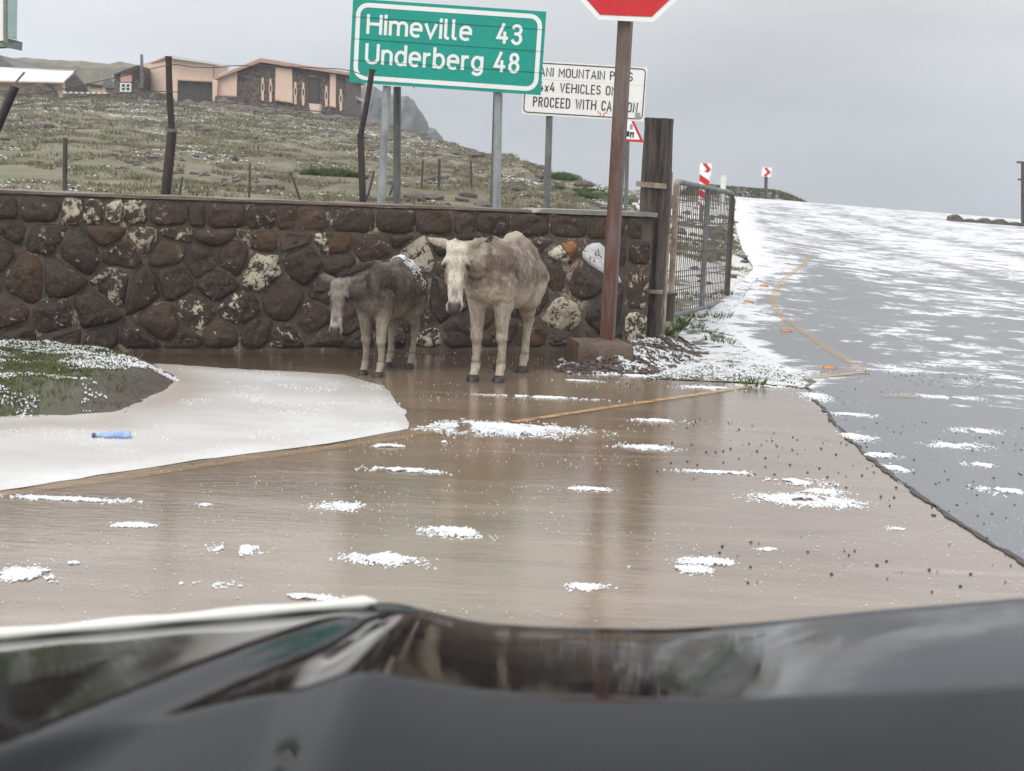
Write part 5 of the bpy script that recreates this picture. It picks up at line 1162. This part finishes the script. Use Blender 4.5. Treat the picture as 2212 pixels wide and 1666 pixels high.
CL = [(1085, 932, 310, 34, 5200, .05), (960, 962, 18, 10, 60, .02), (875, 1022, 135, 13, 620, .02), (840, 970, 66, 12, 330, .02), (1395, 972, 115, 15, 560, .02), (1415, 913, 105, 9, 420, .02), (985, 1158, 135, 26, 800, .03), (825, 1216, 145, 34, 1100, .035),
      (1530, 1222, 120, 22, 520, .02), (1480, 1236, 150, 26, 300, .01), (1262, 1275, 80, 22, 300, .015), (1740, 1088, 200, 30, 1000, .025), (1560, 1027, 160, 10, 330, .012), (1705, 1045, 150, 22, 330, .012), (1780, 1068, 90, 18, 260, .012),
      (275, 1141, 115, 13, 360, .015), (60, 1250, 160, 44, 900, .02), (520, 1193, 95, 26, 330, .02), (745, 1103, 130, 30, 300, .01), (150, 1084, 250, 12, 600, .012), (1268, 1062, 115, 14, 260, .012), (665, 1300, 110, 16, 300, .02),
      (430, 1270, 180, 24, 130, .0), (440, 1098, 30, 8, 60, .01), (160, 1225, 30, 10, 60, .01), (1165, 862, 230, 7, 700, .012), (1430, 818, 260, 9, 900, .012), (1250, 826, 110, 6, 220, .01), (1530, 842, 120, 12, 420, .015), (1660, 1195, 60, 10, 40, 0), (1940, 1150, 40, 12, 24, 0),
      (1765, 862, 64, 26, 700, .03), (1830, 900, 100, 10, 500, .02), (1850, 950, 64, 20, 650, .035), (1900, 990, 70, 14, 500, .03), (1930, 1018, 60, 18, 500, .03), (1930, 800, 90, 24, 500, .01), (2070, 968, 120, 18, 420, .01), (2110, 936, 100, 16, 330, .01),
      (2165, 1066, 80, 24, 420, .015), (2115, 1010, 60, 12, 220, .01), (2050, 862, 150, 12, 300, .0), (1640, 838, 100, 10, 500, .015), (1700, 805, 130, 16, 1200, .03), (1620, 770, 110, 16, 1100, .03), (1560, 735, 90, 20, 900, .03), (1480, 760, 90, 14, 500, .02),
      (390, 1004, 40, 5, 80, .01), (30, 998, 60, 5, 80, .01), (2180, 820, 120, 16, 300, 0), (2020, 790, 120, 14, 260, 0)]
pp, rr_ = zip(*[clump(*c[:4], int(c[4]*3.0), c[5]*.55) for c in CL]); pp = np.concatenate(pp); rr_ = np.concatenate(rr_)
nf = 5200; x = rng.uniform(-5, 6, nf*3); y = rng.uniform(4.2, 12, nf*3); k = fbm(x*.9, y*1.6, 3, 4, 81) > .54; x, y = x[k][:nf], y[k][:nf]; ok = inpoly(x, y, water_poly) | inpoly(x, y, road_poly)
x, y = x[ok], y[ok]; pp = np.r_[pp, np.c_[x, y, zbase(x, y)+.013]]; rr_ = np.r_[rr_, rng.uniform(.002, .0045, len(x))]
scatter('hail_clumps', pp, rr_, 'hail', (OV, OF), .6, jit=.35)
# hail lodged on the left grass bank, the slush edge and the wall foot
x = rng.uniform(-6, -2.2, 40000); y = rng.uniform(7.4, 10.9, 40000); k = inpoly(x, y, bank_poly) & (fbm(x*4, y*4, 0, 4, 91)+.20*sst(y, 8.8, 9.5)-.10*sst(x, -3.0, -2.5)+rng.uniform(-.08, .08, 40000) > .64); x, y = x[k], y[k]
scatter('hail_on_bank', np.c_[x, y, bank_z(x, y)+.01], rng.uniform(.004, .010, len(x)), 'hail')
x = rng.uniform(-3, -.3, 9000); y = rng.uniform(5.8, 10.4, 9000); k = inpoly(x, y, slush_poly) & (fbm(x*2.2, y*3, 5, 3, 92)+.25*sst(x, -1.6, -.6) > .66); x, y = x[k], y[k]
scatter('hail_on_slush', np.c_[x, y, slush_z(x, y)+.002], rng.uniform(.003, .006, len(x)), 'hail')
x = rng.uniform(.3, 5, 90000); y = rng.uniform(10.6, 19, 90000); k = inpoly(x, y, sh_poly) & (fbm(x*2.6, y*2.0, 7, 4, 94)+.05*rng.normal(0, 1, 90000) > .47); x, y = x[k][:26000], y[k][:26000]
scatter('hail_on_shoulder', np.c_[x, y, sh_z(x, y)+.006], rng.uniform(.004, .010, len(x)), 'hail')
x = rng.uniform(.0, 2.6, 30000); y = rng.uniform(10.9, 14.5, 30000); k = inpoly(x, y, mud_poly) & (fbm(x*4, y*4, 7, 4, 96)+.14*sst(x, 1.0, 1.6) > .62); x, y = x[k], y[k]
scatter('hail_on_mud', np.c_[x, y, mud_z(x, y)+.01], rng.uniform(.005, .011, len(x)), 'hail')
# hail on the darker donkey's rump
hl = []
for i in range(2600):
    t = rng.uniform(0, 1); u = rng.normal(0, .35); hl.append((-.50-.26*t, u*.30-.02, 0))
body2 = [c for c in d2.children if c.name.startswith('body')][0]; bpy.context.view_layer.update(); ptsw = []
for a, b, _ in hl:
    hit, loc_, nn_, fi = body2.ray_cast(Vector((a, b, 2)), Vector((0, 0, -1)))
    if hit and nn_[2] > .35 and fbm(a*14, b*14, 0, 3, 3) > .53: ptsw.append(tuple(loc_+nn_*.004))
o = scatter('hail_crust', ptsw, rng.uniform(.004, .0075, len(ptsw)), 'hail', kind='stuff'); o.parent = d2
# dark grit on the wash and the asphalt
x = rng.uniform(.8, 6, 3000); y = rng.uniform(5, 12, 3000); k = (fbm(x*.8, y*.8, 9, 3, 95) > .50); x, y = x[k][:620], y[k][:620]; grit = simple('dark_grit', (.035, .03, .03), (.06, .05, .045), 30, .6, 0)
scatter('road_grit', np.c_[x, y, zbase(x, y)+.014], np.minimum(rng.gamma(2, .0022, len(x))+.0022, .0075), grit, (V1, F1), .7)
# mud pebbles on the mud bank
x = rng.uniform(.1, 2.2, 5000); y = rng.uniform(10.9, 14, 5000); k = inpoly(x, y, mud_poly); x, y = x[k], y[k]
scatter('mud_clods', np.c_[x, y, mud_z(x, y)+.004], rng.gamma(2, .006, len(x))+.004, 'soil', (V1, F1), .7)
# rocks along the right slope
def rockmesh(seed):
    v, f = rock_base(2); r = 1+.55*(fbm(v[:, 0]*1.1+seed, v[:, 1]*1.1, v[:, 2]*1.1, 3, seed)-.5); v = v*r[:, None]; v[:, 2] *= .62
    me = bpy.data.meshes.new('boulder'); me.from_pydata(v.tolist(), [], f.tolist()); me.materials.append(M['rock']); me.polygons.foreach_set('use_smooth', [True]*len(f)); me.set_sharp_from_angle(angle=.6); return me
RM = [rockmesh(s) for s in range(5)]
cnt = 0
spots = [(895, 435, .55, 'large dark rock resting behind the wall between the dull green post and the bright post'), (1010, 436, .3, 'low rock just above the wall left of the bright sign post'), (1120, 428, .3, 'low rock behind the wall, right of the bright sign post'),
 (1240, 398, .5, 'big dark rock on the slope between the white board posts'), (1290, 432, .35, 'flat rock just above the coping slab near the stop post'), (1215, 372, .6, 'dark rock breaking the skyline right of the white board post'), (1128, 352, .5, 'rounded dark rock on the skyline right of the bright sign post'),
 (1165, 372, .4, 'small rock just left of the white board post on the skyline'), (1070, 350, .45, 'rock on the skyline hidden partly by the bright sign post'), (985, 330, .45, 'pale topped rock on the skyline below the small cliff pinnacle'), (1030, 345, .4, 'rock right behind the rightmost of the three slope stakes'),
 (930, 318, .4, 'skyline rock directly at the foot of the grey cliff'), (1000, 395, .3, 'small rock between the middle and right slope stakes'), (1260, 418, .35, 'rock below the big dark rock between the white board posts'), (1335, 415, .4, 'rock on the slope seen just right of the rusty stop post'),
 (1360, 428, .35, 'last rock on the slope before the timber gate post'), (905, 370, .3, 'rock beside the leftmost of the three slope stakes'), (735, 380, .3, 'low rock left of the kinked fence pole'), (720, 290, .4, 'rock in the meadow below the right end of the lodge'),
 (430, 282, .4, 'dark mound of rock right of the spliced pole joint'), (180, 285, .45, 'dark hummock in the upper meadow below the long house'), (105, 278, .35, 'smaller dark hummock at far left of the upper meadow')]
for (a, b, r, lab) in spots:
    g = GT(a, b); o = bpy.data.objects.new('boulder', RM[cnt % 5]); COL.objects.link(o); o.location = (g[0], g[1], zg(g[0], g[1])+.03); s = r*rng.uniform(.7, 1.15)*.62; o.scale = (s*rng.uniform(1, 1.5), s, s*.9); o.rotation_euler = (0, 0, rng.uniform(0, 6)); cnt += 1
    tag(o, lab, 'boulder', 'boulders strewn over the grassy slope')
n = 5200; x = rng.uniform(-40, 6, n*2); y = rng.uniform(18, 92, n*2); k = (fbm(x*.35, y*.35, 0, 3, 97)+.20*sst(x/y, -.13, -.02)-.10 > .53) & (y < np.interp(x, HX, HR)+1) & ~inpoly(x, y, road_poly); x, y = x[k][:n], y[k][:n]
scatter('loose_stones', np.c_[x, y, zg(x, y)+.01], rng.gamma(2.2, .035, len(x))*(.6+y/90)+.03, 'rock', (V1, F1), .55)
# rubble fallen below the lodge terrace
x = rng.uniform(-20, -7.5, 900); y = rng.uniform(80, 90, 900); scatter('rubble_stones', np.c_[x, y, zg(x, y)+.03], rng.gamma(2, .09, 900)+.06, 'rock', (V1, F1), .6)
# grass: flat blades in tufts, one mesh for the slope, one for verges
def blades(name, cx, cy, cz, h, nb, spread, wid, cols, drop=.0):
    n = len(cx); R = lambda a, b: rng.uniform(a, b, (n, nb)); ang = R(0, 2*math.pi); rad = spread[:, None]*np.sqrt(R(0, 1)); bx = cx[:, None]+rad*np.cos(ang); by = cy[:, None]+rad*np.sin(ang); bz = np.broadcast_to(cz[:, None], bx.shape)-.02
    hh = h[:, None]*R(.5, 1.15); lean = R(.1, .75); ox = np.cos(ang)*lean*hh; oy = np.sin(ang)*lean*hh; pa = R(0, math.pi); w = wid[:, None]*R(.6, 1.3); wx = np.cos(pa)*w; wy = np.sin(pa)*w
    V = np.stack([np.stack([bx-wx, by-wy, bz], -1), np.stack([bx+wx, by+wy, bz], -1), np.stack([bx+ox*.45+wx*.5, by+oy*.45+wy*.5, bz+hh*.62], -1), np.stack([bx+ox, by+oy, bz+hh], -1)], 2).reshape(-1, 3)
    k = np.arange(n*nb)*4; T = np.concatenate([np.stack([k, k+1, k+2], -1), np.stack([k, k+2, k+3], -1)])
    c = cols[rng.integers(0, len(cols), n)][:, None]*R(.7, 1.25)[..., None]; C = np.repeat(c.reshape(-1, 3), 4, 0)
    return tag(npmesh(name, V, T, M['blade'], False, {'col': C}), kind='stuff')
GC = np.array([(.12, .125, .06), (.17, .16, .085), (.26, .235, .15), (.085, .095, .045), (.22, .19, .12), (.14, .12, .08)])*.86
n = 22000; yy = 13.5+78*rng.uniform(0, 1, n*2)**1.25; xx = rng.uniform(-1, 1, n*2)*.40*yy-.02*yy; k = (~inpoly(xx, yy, road_poly)) & (fbm(xx*.6, yy*.6, 0, 4, 99) > .44) & (yy < np.interp(xx, HX, HR)+2) & (xx < 9); xx, yy = xx[k][:n], yy[k][:n]
wc_ = ~((xx > 1.3) & (yy < 42)); xx, yy = xx[wc_], yy[wc_]; wallclear = ((xx-WA[0])*WN[0]+(yy-WA[1])*WN[1] < -.7) | (xx > 1.8); xx, yy = xx[wallclear], yy[wallclear]; sc_h = (.05+.05*fbm(xx*.4, yy*.4, 2, 3, 98))*(1+yy/70)
blades('hill_grass', xx, yy, zg(xx, yy), sc_h, 10, .05+.003*yy, .003+.00022*yy, GC)
x = rng.uniform(-6, -2.4, 30000); y = rng.uniform(7.4, 10.9, 30000); k = inpoly(x, y, bank_poly) & (rng.uniform(0, 1, 30000) < 1.15-sst(x, -3.1, -2.6)-.25*sst(y, 8.8, 9.6)) & (distpoly(x, y, bank_poly) > .05); x, y = x[k][:4200], y[k][:4200]
blades('bank_grass', x, y, bank_z(x, y), np.full(len(x), .05), 9, np.full(len(x), .035), np.full(len(x), .0028), np.array([(.07, .095, .025), (.10, .12, .035), (.055, .075, .022), (.12, .10, .045)]))
# verge behind the gate
x = rng.uniform(1.4, 5.2, 60000); y = rng.uniform(13.2, 34, 60000); d = np.minimum(distpoly(x, y, road_edge[:10], False), 9); k = (~inpoly(x, y, road_poly)) & (fbm(x*1.1, y*1.1, 0, 4, 93) > .60) & (d > .05); x, y = x[k][:2300], y[k][:2300]
blades('verge_grass', x, y, zg(x, y), np.full(len(x), .07), 10, np.full(len(x), .06), .003+.0002*y, np.array([(.09, .11, .035), (.13, .13, .055), (.17, .15, .08)]))
x = rng.uniform(7.5, 16, 9000); y = rng.uniform(58, 65, 9000); k = (zbase(x, y) > 1.3); x, y = x[k], y[k]
blades('mound_grass', x, y, zg(x, y), np.full(len(x), .16), 7, np.full(len(x), .2), np.full(len(x), .022), GC[[0, 1, 3, 5]]*.9)
# sprigs on the hail shoulder
q = [g2(a, b) for a, b in ((1530, 735), (1560, 745), (1480, 700), (1515, 712), (1500, 690), (1620, 835), (1420, 770), (1540, 690), (1575, 640), (1470, 712), (1440, 720))]; x = np.array([a[0] for a in q]*4)+rng.normal(0, .06, 44); y = np.array([a[1] for a in q]*4)+rng.normal(0, .12, 44)
blades('shoulder_sprigs', x, y, zbase(x, y)+.02, np.full(44, .09), 22, np.full(44, .06), np.full(44, .004), np.array([(.05, .085, .02), (.07, .11, .03)]))
n = 70000; x = rng.uniform(-38, 8, n); y = rng.uniform(20, 92, n); k = (fbm(x*.22, y*.75, 4, 4, 111)+.035*rng.normal(0, 1, n)+.06*sst(y, 30, 70)+.05*sst(x, 0, 4) > .665) & (y < np.interp(x, HX, HR)+1) & (~inpoly(x, y, road_poly)) & (np.abs(x) < .42*y); x, y = x[k], y[k]
scatter('hail_drifts', np.c_[x, y, zg(x, y)+.03], rng.uniform(.02, .06, len(x))*(.5+y/80), 'hail', (OV, OF), .35)
# low shrubs by the kinked pole and the far slope
for (a, b, w_, lab) in ((720, 385, .9, 'bright green low bush left of the kinked pole'), (1205, 392, .8, 'low green bush left of the white board post'), (1300, 432, .9, 'low dark green bush on the slope just above the coping slab'), (1250, 428, .8, 'low green bush on the slope between the two board posts'), (470, 320, .0, '')):
    if not w_: continue
    g = GT(a, b); n = 130; ang = rng.uniform(0, 6.28, n); r = np.sqrt(rng.uniform(0, 1, n))*w_*.55; x = g[0]+r*np.cos(ang)*1.5; y = g[1]+r*np.sin(ang)
    z = zg(x, y)+rng.uniform(0, .16, n)*(1-r/w_); o = blades('low_bush', x, y, z, np.full(n, .13), 26, np.full(n, .10), np.full(n, .013), np.array([(.07, .115, .025), (.05, .08, .02), (.09, .13, .035)])); del o['kind']; tag(o, lab, 'bush')

# ---------------------------------------------------------------- bottle
bt = empty('plastic_bottle', (*g2(248, 958), .03), 'crumpled pale blue plastic bottle floating on the white hail slush', 'bottle', rz=.18)
def lathe(prof, n=16, sq=.72):
    v = []; f = []
    for x_, r in prof:
        for i in range(n):
            a = 2*math.pi*i/n; w = 1+.10*math.sin(a*3+x_*60); v.append((x_, r*math.cos(a)*w, r*math.sin(a)*sq*w+.012))
    for k in range(len(prof)-1):
        for i in range(n): f.append((k*n+i, k*n+(i+1) % n, (k+1)*n+(i+1) % n, (k+1)*n+i))
    return v, f
pm, nt_, b_ = nodes('blue_plastic'); b_.inputs['Base Color'].default_value = (.36, .50, .72, 1); b_.inputs['Roughness'].default_value = .15; b_.inputs['Transmission Weight'].default_value = .35
bv, bf = lathe([(-.105, .001), (-.104, .012), (-.098, .014), (-.085, .014), (-.06, .026), (-.04, .031), (-.02, .028), (0, .031), (.02, .027), (.04, .031), (.065, .029), (.078, .031), (.086, .026), (.087, .001)])
mesh('bottle_body', bv, bf, pm, bt, True, world=False)
cm, nt_, b_ = nodes('dark_blue_cap'); b_.inputs['Base Color'].default_value = (.05, .08, .16, 1)
bv, bf = lathe([(-.122, .001), (-.121, .015), (-.105, .016), (-.104, .001)], 14, .95); mesh('bottle_cap', bv, bf, cm, bt, False, world=False)
bv, bf = lathe([(.004, .0305), (.006, .0315), (.046, .032), (.048, .0305)]); lm_, nt_, b_ = nodes('blue_label'); b_.inputs['Base Color'].default_value = (.20, .33, .60, 1); b_.inputs['Roughness'].default_value = .4; mesh('paper_label', bv, bf, lm_, bt, True, world=False)

# ---------------------------------------------------------------- the car the picture is taken from
car = empty('car', (0, 1.3, .9), 'black wet car bonnet filling the bottom of the photo and mirroring the wall', 'car')
ex = [(-250, 1400), (0, 1385), (300, 1358), (600, 1332), (780, 1316), (860, 1314), (930, 1326), (1000, 1350), (1150, 1362), (1450, 1368), (1650, 1352), (1900, 1326), (2212, 1300), (2450, 1280)]
exw = [P(a, b, 1.95) for a, b in ex]; EX = [q[0] for q in exw]; EZ = [q[2] for q in exw]
def bonnet_z(x, y):
    ez = np.interp(x, EX, EZ); ez = (ez+np.interp(x-.03, EX, EZ)+np.interp(x+.03, EX, EZ))/3
    b = np.clip(1.95-y, -.2, 2)                                     # distance back from the nose
    kx = 1.04+.50*sst(-x, .22, .62); tt = np.linspace(0, 1.4, 281); sl = np.interp(tt, [0, .575, .583, .72, .95, 1.4], np.tan(np.radians([12.8, 11.3, 1.0, .6, 0, 0]))); cs = np.concatenate([[0], np.cumsum((sl[1:]+sl[:-1])/2*.005)])
    w_ = sst(b, .15, 1.0)*(.5-.42*sst(-x, .2, .5)); z = ez*(1-w_)+.86*w_+np.interp(b/kx, tt, cs)*kx*(1-.17*sst(-x, .2, .5))
    # raised flank: a styling line that runs diagonally across the left half
    s = (x+.10)-(y-1.9)*.62
    fl = lambda yy: .024*(1-sst(x-(-.175+(yy-1.95)*.30), -.055, .040))
    z = z+fl(y)-fl(1.95)
    z = z-.10*np.clip(y-1.95, 0, 1)**1*1.0-1.8*np.clip(y-1.97, 0, 1)**1.6
    return z
xs = np.linspace(-1.05, 1.05, 150); ysb = np.linspace(.75, 2.12, 120); X2, Y2 = np.meshgrid(xs, ysb); Z2 = bonnet_z(X2, Y2); idx = np.arange(X2.size).reshape(X2.shape)
T = np.stack([idx[:-1, :-1], idx[:-1, 1:], idx[1:, 1:], idx[1:, :-1]], -1).reshape(-1, 4)
o = npmesh('bonnet', np.c_[X2.ravel(), Y2.ravel(), Z2.ravel()], T, M['car'], True); o.parent = car; o.location = -Vector(car.location)
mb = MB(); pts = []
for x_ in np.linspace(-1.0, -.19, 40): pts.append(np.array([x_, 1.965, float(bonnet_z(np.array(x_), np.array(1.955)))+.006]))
mb.tube(pts, [.002]+[.0085+.0015*math.sin(i*.7) for i in range(1, 39)]+[.002], 10); autosmooth(mb.out('painted_edge_highlight', M['pipewhite'], car))  # white strip: the bonnet edge's bright sky reflection put in as colour
mb = MB(); mb.prism([(-1.05, 2.12, .35), (1.05, 2.12, .35), (1.05, 2.12, .62), (-1.05, 2.12, .62)], (0, -.1, 0)); mb.out('nose_panel', M['car'], car)
wp_ = [P(1530, 1545, 1.30), P(1590, 1590, 1.24), P(1660, 1640, 1.18), P(1760, 1710, 1.10)]
if 0: mb = MB(); mb.tube([np.array([q[0], q[1], max(q[2], float(bonnet_z(np.array(q[0]), np.array(q[1])))+.012)]) for q in wp_], [.006, .010, .012, .012], 8); 0

# ---------------------------------------------------------------- thin mountain mist
mb = MB(); mb.box((0, 200, -20), (700, 900, 110)); hz = mb.out('haze'); tag(hz, kind='stuff')
hm_, nt_, b_ = nodes('mist'); nt_.nodes.remove(b_); pv = nt_.nodes.new('ShaderNodeVolumePrincipled'); pv.inputs['Density'].default_value = .0010; pv.inputs['Color'].default_value = (.80, .84, .90, 1)
nt_.links.new(pv.outputs[0], nt_.nodes['Material Output'].inputs['Volume']); hz.data.materials.append(hm_)
